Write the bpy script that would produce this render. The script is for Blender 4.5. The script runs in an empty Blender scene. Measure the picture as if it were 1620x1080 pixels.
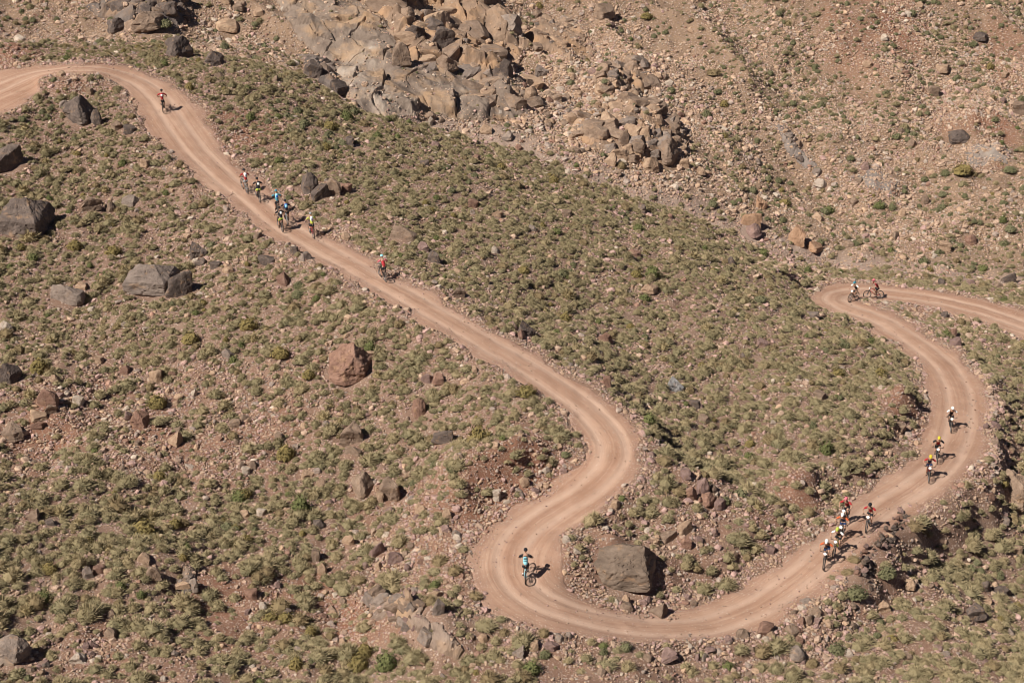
import bpy, bmesh, math, random
import numpy as np
from mathutils import Vector, Matrix, noise as mnoise

R = math.radians
scene = bpy.context.scene
COL = scene.collection
rng = random.Random(11)

# ------------------------------------------------------------------ camera, sky, sun, exposure
CAM_H = 44.0
PITCH = R(22.0)
FPX = 2493.0                      # focal length in pixels of the 1620 px wide photograph
cam_data = bpy.data.cameras.new('camera')
cam = bpy.data.objects.new('camera', cam_data)
COL.objects.link(cam)
cam.location = (0, 0, CAM_H)
cam.rotation_euler = (R(90) - PITCH, 0, 0)
cam_data.sensor_width = 36.0
cam_data.lens = 36.0 * FPX / 1620.0
cam_data.clip_start = 0.5
cam_data.clip_end = 2000
scene.camera = cam

SUN_EL = R(45.0)
SUN_AZ = R(232.0)                 # compass direction the light comes from (0 = +Y, clockwise)
world = bpy.data.worlds.new('World')
scene.world = world
world.use_nodes = True
wn = world.node_tree
wn.nodes.clear()
w_out = wn.nodes.new('ShaderNodeOutputWorld')
w_bg = wn.nodes.new('ShaderNodeBackground')
w_sky = wn.nodes.new('ShaderNodeTexSky')
w_sky.sky_type = 'NISHITA'
w_sky.sun_disc = False
w_sky.sun_elevation = SUN_EL
w_sky.sun_rotation = SUN_AZ
w_sky.altitude = 3200
w_sky.dust_density = 0.2
w_sky.air_density = 0.6
w_bg.inputs['Strength'].default_value = 0.05
wn.links.new(w_sky.outputs[0], w_bg.inputs[0])
wn.links.new(w_bg.outputs[0], w_out.inputs[0])

sun_data = bpy.data.lights.new('sun', 'SUN')
sun_data.energy = 5.0
sun_data.angle = R(0.5)
sun_data.color = (1.0, 0.93, 0.84)
sun = bpy.data.objects.new('sun', sun_data)
COL.objects.link(sun)
to_sun = Vector((math.sin(SUN_AZ) * math.cos(SUN_EL), math.cos(SUN_AZ) * math.cos(SUN_EL), math.sin(SUN_EL)))
sun.rotation_euler = to_sun.to_track_quat('Z', 'Y').to_euler()
sun.location = (-60, 40, 120)

scene.view_settings.view_transform = 'Standard'
scene.view_settings.look = 'None'
scene.view_settings.exposure = 0.46
scene.view_settings.gamma = 1.0
scene.view_settings.use_curve_mapping = False
scene.render.filter_size = 0.8
scene.cycles.filter_width = 0.8

# ------------------------------------------------------------------ numpy noise
def _hash(ix, iy, seed):
    h = (ix.astype(np.int64) * 374761393 + iy.astype(np.int64) * 668265263 + seed * 974711) & 0xffffffff
    h = ((h ^ (h >> 13)) * 1274126177) & 0xffffffff
    h = h ^ (h >> 16)
    return (h & 0xffff) / 65535.0

def vnoise(x, y, seed=0):
    ix = np.floor(x); iy = np.floor(y)
    fx = x - ix; fy = y - iy
    fx = fx * fx * fx * (fx * (fx * 6 - 15) + 10); fy = fy * fy * fy * (fy * (fy * 6 - 15) + 10)
    ix = ix.astype(np.int64); iy = iy.astype(np.int64)
    a = _hash(ix, iy, seed); b = _hash(ix + 1, iy, seed)
    c = _hash(ix, iy + 1, seed); d = _hash(ix + 1, iy + 1, seed)
    return (a + (b - a) * fx) * (1 - fy) + (c + (d - c) * fx) * fy - 0.5

def fbm(x, y, octaves=4, seed=0):
    s = 0; a = 1.0
    for o in range(octaves):
        s = s + a * vnoise(x * 2 ** o + 17.3 * o, y * 2 ** o - 9.1 * o, seed + o)
        a *= 0.5
    return s

def sstep(a, b, x):
    t = np.clip((x - a) / (b - a), 0, 1)
    return t * t * (3 - 2 * t)

# ------------------------------------------------------------------ base terrain: thin plate spline through surveyed points
cp, sp_ = math.cos(PITCH), math.sin(PITCH)
def ray(u, v):
    a = (u - 810) / FPX; b = -(v - 540) / FPX
    return np.array([a, cp + b * sp_, -sp_ + b * cp])
SURVEY = [
 (830,915,85),(970,700,96),(760,535,103.5),(600,440,110.5),(440,360,119),(300,230,129.5),(255,175,133.5),(120,105,141),(0,140,137),(-80,175,133),
 (1000,990,84.5),(1130,985,86),(1305,895,90),(1372,838,94),(1470,762,100.5),(1505,683,107.5),(1510,605,115.5),(1400,510,128),(1310,470,135),(1390,462,137),(1500,475,135),(1620,500,132),
 (0,1075,76),(300,1075,78),(600,1075,80),(0,900,83),(300,900,86),(600,900,88),(0,700,95),(300,700,97.5),(600,700,97.5),
 (0,500,108),(300,500,109),(500,580,103),(0,350,119),(200,350,120.5),(0,220,128.5),(100,215,130),(750,650,98.5),(860,690,95.5),(720,800,92.5),
 (1100,900,90),(1150,750,99),(1250,650,106),(1100,600,108.5),(900,500,113),(1300,560,115),(1100,450,123),(800,400,119),(1000,380,129),(700,300,129),(1200,430,131),(500,200,136),(400,130,142),(1420,580,116),
 (540,130,150),(700,190,149),(850,240,147),(1000,290,146.5),(1150,350,147),(1300,405,147),(1450,430,147),(1620,440,147),
 (400,20,163),(600,30,166),(800,50,170),(900,150,160),(1100,100,169),(1100,250,156),(1300,200,164),(1300,50,177),(1600,300,159),(1600,150,172),(1600,0,186),(1000,0,178),(100,30,158),(250,20,161),(0,40,155),
 (1620,1075,85),(1350,1070,83.5),(1000,1070,80.5),(1500,900,97),(1620,800,105),(1600,650,115),(1620,570,124),
]
pts = []
for u, v, z in SURVEY:
    d = ray(u, v) * z
    pts.append((d[0], d[1], CAM_H + d[2]))
# ground outside the picture: the slope the camera stands on, the spur going on to the left, the valley to the right, the far hill
pts += [(-40,0,46),(0,-2,42.2),(40,0,40),(-40,25,22),(0,25,18),(40,25,14),(-90,60,24),(-100,110,34),(-110,150,44),(90,60,-14),(100,110,-18),(120,150,-14),
        (-80,190,52),(0,210,44),(90,215,38),(-80,260,84),(0,270,84),(100,270,80),(70,60,-6),(-60,55,12),(0,52,4)]
pts = np.array(pts)
def tps_k(r2):
    return np.where(r2 > 1e-9, 0.5 * r2 * np.log(np.maximum(r2, 1e-9)), 0.0)
SC = 50.0
_px = pts[:, 0] / SC; _py = pts[:, 1] / SC
n = len(pts)
K = tps_k((_px[:, None] - _px[None]) ** 2 + (_py[:, None] - _py[None]) ** 2) + np.eye(n) * 0.0025
Pm = np.stack([np.ones(n), _px, _py], 1)
A = np.zeros((n + 3, n + 3)); A[:n, :n] = K; A[:n, n:] = Pm; A[n:, :n] = Pm.T
sol = np.linalg.solve(A, np.concatenate([pts[:, 2], [0, 0, 0]]))
def base_z(x, y):
    shp = np.shape(x)
    x = np.ravel(x) / SC; y = np.ravel(y) / SC
    out = np.empty(len(x))
    for i in range(0, len(x), 20000):
        xx = x[i:i + 20000]; yy = y[i:i + 20000]
        k = tps_k((xx[:, None] - _px[None]) ** 2 + (yy[:, None] - _py[None]) ** 2)
        out[i:i + 20000] = k @ sol[:n] + sol[n] + sol[n + 1] * xx + sol[n + 2] * yy
    return out.reshape(shp)

# regular working grid
GS = 0.25
X0, X1, Y0, Y1 = -80.0, 80.0, 46.0, 232.0
gx = np.arange(X0, X1 + 1e-6, GS); gy = np.arange(Y0, Y1 + 1e-6, GS)
NX, NY = len(gx), len(gy)
cgx = np.arange(X0, X1 + 1.01, 1.0); cgy = np.arange(Y0, Y1 + 1.01, 1.0)
CX, CY = np.meshgrid(cgx, cgy)
CZ = base_z(CX, CY)
def bil(Z, x0, y0, s, x, y):
    fx = np.clip((np.asarray(x) - x0) / s, 0, Z.shape[1] - 1.001); fy = np.clip((np.asarray(y) - y0) / s, 0, Z.shape[0] - 1.001)
    ix = fx.astype(int); iy = fy.astype(int); tx = fx - ix; ty = fy - iy
    return (Z[iy, ix] * (1 - tx) + Z[iy, ix + 1] * tx) * (1 - ty) + (Z[iy + 1, ix] * (1 - tx) + Z[iy + 1, ix + 1] * tx) * ty
GXX, GYY = np.meshgrid(gx, gy)
# bicubic-ish upsampling: smooth the bilinear upsample a little
BZ = bil(CZ, X0, Y0, 1.0, GXX, GYY)
for _ in range(3):
    BZ[1:-1, 1:-1] = (BZ[1:-1, 1:-1] * 4 + BZ[:-2, 1:-1] + BZ[2:, 1:-1] + BZ[1:-1, :-2] + BZ[1:-1, 2:]) / 8

def hit(Z, u, v):
    d = ray(u, v)
    t = np.arange(60, 230, 0.2)
    px = d[0] * t; py = d[1] * t; pz = CAM_H + d[2] * t
    ok = pz < bil(Z, X0, Y0, GS, px, py)
    i = int(np.argmax(ok)) if ok.any() else len(t) - 1
    a, b = t[max(i - 1, 0)], t[i]
    for _ in range(14):
        m = (a + b) / 2
        if CAM_H + d[2] * m < bil(Z, X0, Y0, GS, d[0] * m, d[1] * m): b = m
        else: a = m
    m = (a + b) / 2
    return np.array([d[0] * m, d[1] * m, float(bil(Z, X0, Y0, GS, d[0] * m, d[1] * m))]), m

# local mounds and hollows: (u, v, height, radius)
BUMPS = [(135,118,1.0,2.2),(20,88,1.2,2.5),(100,150,0.5,3.0),(735,768,2.3,2.4),(825,738,1.5,2.0),(700,850,0.7,3.0),(1440,635,1.3,1.8),(1270,768,0.8,2.0),
         (640,975,1.0,2.5),(700,1015,1.2,1.8),(1090,830,0.8,3.0),(1110,780,1.0,2.5),(1000,900,0.4,3.0),(560,970,-0.6,2.5),(500,940,-0.5,2.5),(60,640,0.8,3.0),
         (80,700,-0.4,2.5),(230,900,0.6,2.5),(330,945,-0.6,2.0),(1425,880,-0.9,2.0),(1400,915,-0.9,2.0),(1450,845,-0.8,2.0),(1350,960,-0.4,3.0),(1550,650,0.3,1.5),(1240,440,0.5,3.0),
         (620,60,1.0,6),(990,200,1.6,5),(1030,240,0.8,4),(960,110,0.8,5),(230,30,1.5,4)]
BZ0 = BZ.copy()
for u, v, h, r in BUMPS:
    p, _ = hit(BZ0, u, v)
    BZ += h * np.exp(-(((GXX - p[0]) ** 2 + (GYY - p[1]) ** 2) / (r * r)))

_gl = np.array([hit(BZ0, u, v)[0] for u, v in [(540,152),(620,182),(700,198),(800,222),(900,262),(1000,300),(1100,335),(1200,378),(1300,408),(1400,425)]])
BZ -= 1.0 * np.exp(-((GYY - np.interp(GXX, _gl[:, 0], _gl[:, 1]) + 0.8 * fbm(GXX / 3, GYY / 9, 2, 3)) / 1.5) ** 2) * sstep(_gl[0, 0] - 2, _gl[0, 0] + 3, GXX) * sstep(_gl[-1, 0] + 2, _gl[-1, 0] - 6, GXX)
# ------------------------------------------------------------------ track centre line (u, v, width in metres)
TRACK = [(-110,185,8.5),(-50,160,12.0),(0,138,10.2),(55,117,6.6),(110,104,4.5),(180,112,4.4),(235,138,4.8),(265,172,5.0),(290,210,5.0),(317,245,4.9),(358,284,4.5),(405,322,4.3),(442,353,4.0),(490,383,3.7),
 (545,413,3.5),(600,443,3.4),(680,489,3.4),(760,535,3.4),(830,577,3.5),(890,617,3.6),(942,660,3.8),(972,700,4.0),(970,735,4.1),(940,768,4.1),(900,795,4.2),(858,820,4.6),(824,848,5.2),(808,886,5.9),(822,926,5.6),(866,958,4.8),
 (920,975,4.1),(985,991,3.6),(1060,997,3.5),(1130,989,3.6),(1190,966,3.9),(1240,933,4.0),(1290,890,4.0),(1345,842,3.9),(1400,803,3.9),(1450,768,3.9),(1490,733,4.1),(1514,690,4.2),(1521,645,4.2),(1512,607,4.2),
 (1488,572,4.2),(1445,537,4.2),(1395,507,4.2),(1345,486,4.2),(1318,473,4.4),(1335,464,4.6),(1390,463,4.6),(1450,469,4.6),(1530,484,5.0),(1620,512,6.0),(1720,552,6.5)]
ctrl = np.array([np.append(hit(BZ, u, v)[0], w) for u, v, w in TRACK])
def spline(c, step=0.2):
    out = []
    for i in range(len(c) - 1):
        p0 = c[max(i - 1, 0)]; p1 = c[i]; p2 = c[i + 1]; p3 = c[min(i + 2, len(c) - 1)]
        m = max(int(np.linalg.norm((p2 - p1)[:2]) / 0.1), 2)
        for t in np.linspace(0, 1, m, endpoint=False):
            out.append(0.5 * ((2 * p1) + (-p0 + p2) * t + (2 * p0 - 5 * p1 + 4 * p2 - p3) * t * t + (-p0 + 3 * p1 - 3 * p2 + p3) * t ** 3))
    out = np.array(out)
    s = np.concatenate([[0], np.cumsum(np.linalg.norm(np.diff(out[:, :2], axis=0), axis=1))])
    q = np.arange(0, s[-1], step)
    return np.stack([np.interp(q, s, out[:, k]) for k in range(out.shape[1])], 1), q
def gsm(a, sig):
    k = np.exp(-0.5 * (np.arange(-int(3 * sig), int(3 * sig) + 1) / sig) ** 2); k /= k.sum()
    pad = len(k) // 2
    return np.convolve(np.pad(a, pad, mode='edge'), k, mode='valid')
line, line_s = spline(ctrl)
line[:, 0] = gsm(line[:, 0], 5); line[:, 1] = gsm(line[:, 1], 5); line[:, 3] = gsm(line[:, 3], 6)
line[:, 2] = gsm(bil(BZ, X0, Y0, GS, line[:, 0], line[:, 1]), 14)
tang = np.gradient(line[:, :3], axis=0); tang /= np.linalg.norm(tang[:, :2], axis=1)[:, None]

RD = np.full((NY, NX), 99.0); RLAT = np.zeros((NY, NX)); RS = np.zeros((NY, NX)); RZ = np.zeros((NY, NX)); RW = np.full((NY, NX), 2.0)
for i in range(len(line)):
    x, y, z, w = line[i]
    i0 = max(int((x - 8 - X0) / GS), 0); i1 = min(int((x + 8 - X0) / GS) + 1, NX); j0 = max(int((y - 8 - Y0) / GS), 0); j1 = min(int((y + 8 - Y0) / GS) + 1, NY)
    if i1 <= i0 or j1 <= j0: continue
    dx = GXX[j0:j1, i0:i1] - x; dy = GYY[j0:j1, i0:i1] - y
    d = np.sqrt(dx * dx + dy * dy)
    m = d < RD[j0:j1, i0:i1]
    RD[j0:j1, i0:i1][m] = d[m]
    lat = tang[i, 0] * dy - tang[i, 1] * dx
    RLAT[j0:j1, i0:i1][m] = (np.sign(lat) * d)[m]
    RS[j0:j1, i0:i1][m] = line_s[i]; RZ[j0:j1, i0:i1][m] = z; RW[j0:j1, i0:i1][m] = w / 2
EDGE = RD - RW + 0.95 * fbm(GXX * 0.5, GYY * 0.5, 4, 5) + 0.10          # below 0: on the track
# smooth the joins between branches
RZs = RZ.copy()
for _ in range(6):
    RZs[1:-1, 1:-1] = (RZs[1:-1, 1:-1] * 2 + RZs[:-2, 1:-1] + RZs[2:, 1:-1] + RZs[1:-1, :-2] + RZs[1:-1, 2:]) / 6
RZ = np.where(RD < 7, RZs, RZ)

_gp = np.array([hit(BZ, u, v)[0] for u, v in [(380,90),(540,150),(700,198),(900,262),(1100,335),(1300,408),(1500,437),(1720,455)]])
FARW = sstep(3, 12, GYY - np.interp(GXX, _gp[:, 0], _gp[:, 1])) * sstep(0, 8, RD)
rough = 3.6 * FARW * (0.22 - np.abs(fbm(GXX / 13 + GYY / 30, GYY / 17, 3, 27))) + 0.55 * fbm(GXX / 5.0, GYY / 5.0, 3, 21) + 0.30 * fbm(GXX / 1.3, GYY / 1.3, 3, 31)
NZ = BZ + rough
blend = sstep(0.15, 2.6, EDGE)
lip = 0.10 * np.exp(-((EDGE - 0.35) / 0.3) ** 2) * (0.6 + fbm(GXX, GYY, 2, 8))
TZ = np.where(RD < 8, (RZ - 0.05 + 0.08 * sstep(-0.2, 0.4, EDGE) + lip + rough * 0.25 * sstep(0.0, 1.0, EDGE)) * (1 - blend) + NZ * blend, NZ)
TZ = np.where((EDGE < -0.25) & (RD < 8), RZ - 0.07, TZ)
def bare_ground(x, y):
    return bil(TZ, X0, Y0, GS, x, y)
SURF = TZ.copy()                 # ground with the rock outcrops on it
def ground(x, y):
    return bil(SURF, X0, Y0, GS, x, y)
TOPZ = np.where((EDGE < 0) & (RD < 8), RZ, TZ)
def P(u, v):
    p, d = hit(TOPZ, u, v)
    return p, d
def project(x, y, z):
    rx, ry, rz = x, y, z - CAM_H
    zc = ry * cp - rz * sp_
    yc = ry * sp_ + rz * cp
    return 810 + FPX * rx / zc, 540 - FPX * yc / zc, zc

# soil patches: (u, v, radius m, redness, bareness)
PATCH = [(780,820,3.5,.9,.95),(850,765,2.5,.9,.8),(720,840,3.5,.6,.85),(800,780,2.0,.9,.8),(1435,670,1.6,.8,.9),(1275,800,1.8,.8,.7),(1220,825,2.0,.4,.5),(230,695,3,.7,.8),(80,690,3,.8,.9),(330,720,3,.6,.7),(420,690,3,.5,.5),(130,640,3,.5,.6),(300,640,3,.3,.5),
 (480,950,2.5,.8,.7),(560,985,2.2,1,.95),(660,900,3,.5,.85),(600,830,3,.4,.6),(920,1040,4,.2,.9),(1050,1045,4,.1,.85),(1180,1040,4,.1,.7),(1260,985,3,.1,.9),(900,950,2.5,.3,.9),(1330,900,2,.1,.9),(950,850,2.2,.3,.8),(880,880,2,.3,.9),
 (390,215,3,.9,.6),(365,195,2.5,.8,.5),(1420,35,4,1,.8),(1560,175,4,.9,.7),(1350,70,4,.7,.6),(1500,180,3,.8,.6),(1370,95,3,.3,.7),(1600,100,5,.7,.5),(1260,425,3,.8,.6),(1450,490,3,.5,.9),(1560,620,1.8,.4,.9),(1575,680,2,.4,.9),(1540,740,2,.3,.8),(1450,790,1.5,.3,.9),
 (20,90,3,.9,.9),(150,100,2,.5,.9),(110,130,2.5,.5,.8),(350,960,2,.7,.7),(380,1000,2,.7,.6),(150,1030,2.5,.4,.8),(270,1060,2,.3,.7),(700,760,2.5,.5,.5),(1100,860,2.5,.2,.8),(1060,950,2.5,.2,.85),(1130,790,2.5,.3,.8),(1460,960,4,.2,.7),(1380,1000,3,.2,.5),(520,370,2,.3,.8)]
RED = np.zeros((NY, NX)); BARE = np.zeros((NY, NX))
for u, v, r, red, bare in PATCH:
    p, _ = P(u, v)
    q = ((GXX - p[0]) ** 2 + ((GYY - p[1]) / 1.5) ** 2) / (r * r)
    q = q * (1 + 1.2 * fbm(GXX * 0.5, GYY * 0.5, 3, 77))
    g = np.exp(-np.maximum(q, 0) ** 1.3)
    RED = np.maximum(RED, g * red); BARE = np.maximum(BARE, g * bare)
# far hillside beyond the gully, and the gully bed itself
GULLY = np.array([hit(BZ, u, v)[0] for u, v in [(380,90),(470,110),(540,150),(620,182),(700,198),(800,222),(900,262),(1000,300),(1100,335),(1200,378),(1300,408),(1400,425),(1500,437),(1620,446),(1720,455)]])
g_y = np.interp(GXX, GULLY[:, 0], GULLY[:, 1])
FAR = sstep(-1.5, 3.0, GYY - g_y + 3.0 * fbm(GXX / 6, GYY / 6, 3, 91))
BED = np.exp(-((GYY - g_y) / 2.2) ** 2) * sstep(-25, -12, GXX)

# ------------------------------------------------------------------ materials
class NT:
    def __init__(self, name):
        self.m = bpy.data.materials.new(name); self.m.use_nodes = True
        self.t = self.m.node_tree; self.t.nodes.clear()
        self.out = self.t.nodes.new('ShaderNodeOutputMaterial')
        self.b = self.t.nodes.new('ShaderNodeBsdfPrincipled')
        self.t.links.new(self.b.outputs[0], self.out.inputs[0])
        self.b.inputs['Roughness'].default_value = 0.9
        self.b.inputs['Specular IOR Level'].default_value = 0.25
    def link(self, a, b): self.t.links.new(a, b)
    def coord(self, kind='Object'): return self.t.nodes.new('ShaderNodeTexCoord').outputs[kind]
    def attr(self, name):
        n = self.t.nodes.new('ShaderNodeAttribute'); n.attribute_name = name; return n.outputs['Fac']
    def rand(self): return self.t.nodes.new('ShaderNodeObjectInfo').outputs['Random']
    def noise(self, vec, scale, detail=4, rough=0.6):
        n = self.t.nodes.new('ShaderNodeTexNoise'); n.inputs['Scale'].default_value = scale
        n.inputs['Detail'].default_value = detail; n.inputs['Roughness'].default_value = rough
        if vec is not None: self.link(vec, n.inputs['Vector'])
        return n.outputs['Fac']
    def voro(self, vec, scale, feature='F1'):
        n = self.t.nodes.new('ShaderNodeTexVoronoi'); n.inputs['Scale'].default_value = scale; n.feature = feature
        self.link(vec, n.inputs['Vector']); return n
    def ramp(self, fac, stops, interp='LINEAR'):
        n = self.t.nodes.new('ShaderNodeValToRGB'); n.color_ramp.interpolation = interp
        e = n.color_ramp.elements
        while len(e) < len(stops): e.new(0.5)
        for k, (p, c) in enumerate(stops):
            e[k].position = p; e[k].color = (*c, 1) if len(c) == 3 else c
        self.link(fac, n.inputs['Fac']); return n.outputs['Color']
    def mix(self, fac, a, b, mode='MIX'):
        n = self.t.nodes.new('ShaderNodeMix'); n.data_type = 'RGBA'; n.blend_type = mode
        for s, v in ((n.inputs[0], fac), (n.inputs[6], a), (n.inputs[7], b)):
            if isinstance(v, (int, float)): s.default_value = v
            elif isinstance(v, tuple): s.default_value = (*v, 1)
            else: self.link(v, s)
        return n.outputs[2]
    def math(self, op, a, b=0.0, c=None, clamp=False):
        n = self.t.nodes.new('ShaderNodeMath'); n.operation = op; n.use_clamp = clamp
        for s, v in zip(n.inputs, (a, b, c)):
            if v is None: continue
            if isinstance(v, (int, float)): s.default_value = v
            else: self.link(v, s)
        return n.outputs[0]
    def comb(self, x, y, z):
        n = self.t.nodes.new('ShaderNodeCombineXYZ')
        for s, v in zip(n.inputs, (x, y, z)):
            if isinstance(v, (int, float)): s.default_value = v
            else: self.link(v, s)
        return n.outputs[0]
    def bump(self, h, strength=0.5, dist=0.05, prev=None):
        n = self.t.nodes.new('ShaderNodeBump'); n.inputs['Strength'].default_value = strength; n.inputs['Distance'].default_value = dist
        self.link(h, n.inputs['Height'])
        if prev is not None: self.link(prev, n.inputs['Normal'])
        return n.outputs[0]
    def finish(self, color, normal=None):
        if isinstance(color, tuple): self.b.inputs['Base Color'].default_value = (*color, 1)
        else: self.link(color, self.b.inputs['Base Color'])
        if normal is not None: self.link(normal, self.b.inputs['Normal'])
        return self.m

def gravel(t, vec, scale):
    v = t.voro(vec, scale)
    tone = t.t.nodes.new('ShaderNodeSeparateColor'); t.link(v.outputs['Color'], tone.inputs[0])
    return v.outputs['Distance'], tone.outputs[0], tone.outputs[1]

def mat_ground():
    t = NT('stony_ground'); o = t.coord()
    n1 = t.noise(o, 0.35, 6); n2 = t.noise(o, 2.2, 6, 0.7)
    soil = t.ramp(n1, [(0.3, (0.190, 0.114, 0.080)), (0.5, (0.232, 0.146, 0.105)), (0.72, (0.285, 0.194, 0.142))])
    soil = t.mix(t.math('MULTIPLY', t.attr('far'), 0.9), soil, t.ramp(n1, [(0.3, (0.215, 0.138, 0.088)), (0.55, (0.265, 0.178, 0.116)), (0.75, (0.315, 0.222, 0.150))]))
    soil = t.mix(t.attr('red'), soil, t.ramp(n2, [(0.3, (0.195, 0.086, 0.050)), (0.7, (0.275, 0.135, 0.086))]))
    soil = t.mix(t.math('MULTIPLY', t.attr('bed'), 0.75), soil, (0.36, 0.275, 0.225))
    soil = t.mix(t.math('MULTIPLY', n2, 0.5), soil, t.mix(1.0, soil, (0.60, 0.57, 0.55), 'MULTIPLY'))
    d, r1, r2 = gravel(t, o, 7.5)
    d2, s1, s2 = gravel(t, o, 17.0)
    stone = t.ramp(r2, [(0.0, (0.16, 0.115, 0.095)), (0.4, (0.29, 0.21, 0.165)), (0.75, (0.37, 0.27, 0.215)), (1.0, (0.46, 0.36, 0.30))])
    m = t.math('MULTIPLY', t.math('GREATER_THAN', r1, t.math('ADD', 0.15, t.math('MULTIPLY', n2, 0.8))), t.math('LESS_THAN', d, t.math('ADD', 0.2, t.math('MULTIPLY', r2, 0.4))))
    c = t.mix(t.math('MULTIPLY', m, 0.9), soil, stone)
    stone2 = t.ramp(s2, [(0.0, (0.19, 0.135, 0.11)), (0.6, (0.36, 0.26, 0.20)), (1.0, (0.46, 0.36, 0.29))])
    m2 = t.math('MULTIPLY', t.math('GREATER_THAN', s1, 0.6), t.math('LESS_THAN', d2, 0.5))
    c = t.mix(t.math('MULTIPLY', m2, 0.7), c, stone2)
    h = t.math('ADD', t.math('MULTIPLY', m, t.math('SUBTRACT', 1.0, d)), t.math('MULTIPLY', m2, 0.4))
    nm = t.bump(h, 0.9, 0.07); nm = t.bump(n2, 0.6, 0.15, nm)
    return t.finish(c, nm)

def mat_track():
    t = NT('packed_dirt'); o = t.coord()
    lat = t.attr('lat'); s = t.attr('along'); edge = t.attr('edge')
    n1 = t.noise(o, 0.3, 5); n2 = t.noise(o, 3.0, 6, 0.7)
    streak = t.noise(t.comb(t.math('MULTIPLY', s, 0.05), t.math('MULTIPLY', lat, 1.6), 0.0), 1.0, 5, 0.65)
    fine = t.noise(t.comb(t.math('MULTIPLY', s, 0.10), t.math('MULTIPLY', lat, 6.0), 3.0), 1.0, 3, 0.6)
    pink = t.ramp(t.math('ADD', t.math('MULTIPLY', n1, 0.6), t.math('MULTIPLY', t.noise(o, 0.9, 5, 0.7), 0.4)), [(0.37, (0.270, 0.152, 0.103)), (0.5, (0.366, 0.224, 0.161)), (0.61, (0.455, 0.305, 0.230))])
    c = t.mix(t.ramp(streak, [(0.34, (0, 0, 0)), (0.66, (1, 1, 1))]), t.mix(0.6, pink, (0.275, 0.150, 0.095)), t.mix(0.45, pink, (0.475, 0.322, 0.226)))
    c = t.mix(t.math('MULTIPLY', t.ramp(fine, [(0.45, (0, 0, 0)), (0.7, (1, 1, 1))]), 0.45), c, (0.250, 0.142, 0.095))
    wob = t.math('ADD', lat, t.math('MULTIPLY', t.math('SUBTRACT', t.noise(t.comb(t.math('MULTIPLY', s, 0.12), 0.0, 7.0), 1.0, 2), 0.5), 1.3))
    for c0, wd in ((0.78, 0.30), (-0.78, 0.30)):
        e = t.math('POWER', 2.718, t.math('MULTIPLY', t.math('POWER', t.math('DIVIDE', t.math('SUBTRACT', wob, c0), wd), 2.0), -1.0))
        c = t.mix(t.math('MULTIPLY', e, 0.62), c, (0.495, 0.350, 0.268))
    c = t.mix(t.ramp(edge, [(0.0, (0, 0, 0)), (1.0, (0.75, 0.75, 0.75))]), c, t.mix(n2, (0.225, 0.130, 0.092), (0.355, 0.228, 0.172)))
    c = t.mix(t.math('MULTIPLY', n2, 0.35), c, t.mix(1.0, c, (0.75, 0.72, 0.70), 'MULTIPLY'))
    d, r1, r2 = gravel(t, o, 13.0)
    thr = t.math('SUBTRACT', 0.88, t.math('MULTIPLY', edge, 0.40))
    m = t.math('MULTIPLY', t.math('GREATER_THAN', r1, thr), t.math('LESS_THAN', d, 0.4))
    c = t.mix(t.math('MULTIPLY', m, 0.8), c, t.ramp(r2, [(0, (0.22, 0.15, 0.12)), (0.5, (0.42, 0.31, 0.25)), (1, (0.58, 0.47, 0.39))]))
    nm = t.bump(t.math('ADD', m, t.math('MULTIPLY', n2, 0.6)), 0.6, 0.04)
    nm = t.bump(streak, 0.5, 0.10, nm)
    return t.finish(c, nm)

ROCKC = {'grey': ((0.130, 0.103, 0.088), (0.210, 0.167, 0.142), (0.275, 0.222, 0.186)),
         'dark': ((0.070, 0.054, 0.047), (0.112, 0.087, 0.076), (0.170, 0.132, 0.110)),
         'brown': ((0.135, 0.094, 0.070), (0.210, 0.150, 0.112), (0.285, 0.212, 0.160)),
         'orange': ((0.255, 0.150, 0.092), (0.365, 0.225, 0.142), (0.450, 0.300, 0.200)),
         'umber': ((0.090, 0.066, 0.051), (0.145, 0.108, 0.083), (0.205, 0.156, 0.122)),
         'tan': ((0.225, 0.150, 0.102), (0.325, 0.225, 0.155), (0.415, 0.305, 0.215)),
         'rust': ((0.130, 0.075, 0.056), (0.205, 0.120, 0.090), (0.270, 0.175, 0.135)),
         'purple': ((0.140, 0.092, 0.082), (0.215, 0.142, 0.126), (0.290, 0.205, 0.180)),
         'pale': ((0.320, 0.260, 0.205), (0.430, 0.355, 0.290), (0.520, 0.450, 0.380)),
         'blue': ((0.160, 0.155, 0.155), (0.250, 0.245, 0.245), (0.340, 0.330, 0.325))}
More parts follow.
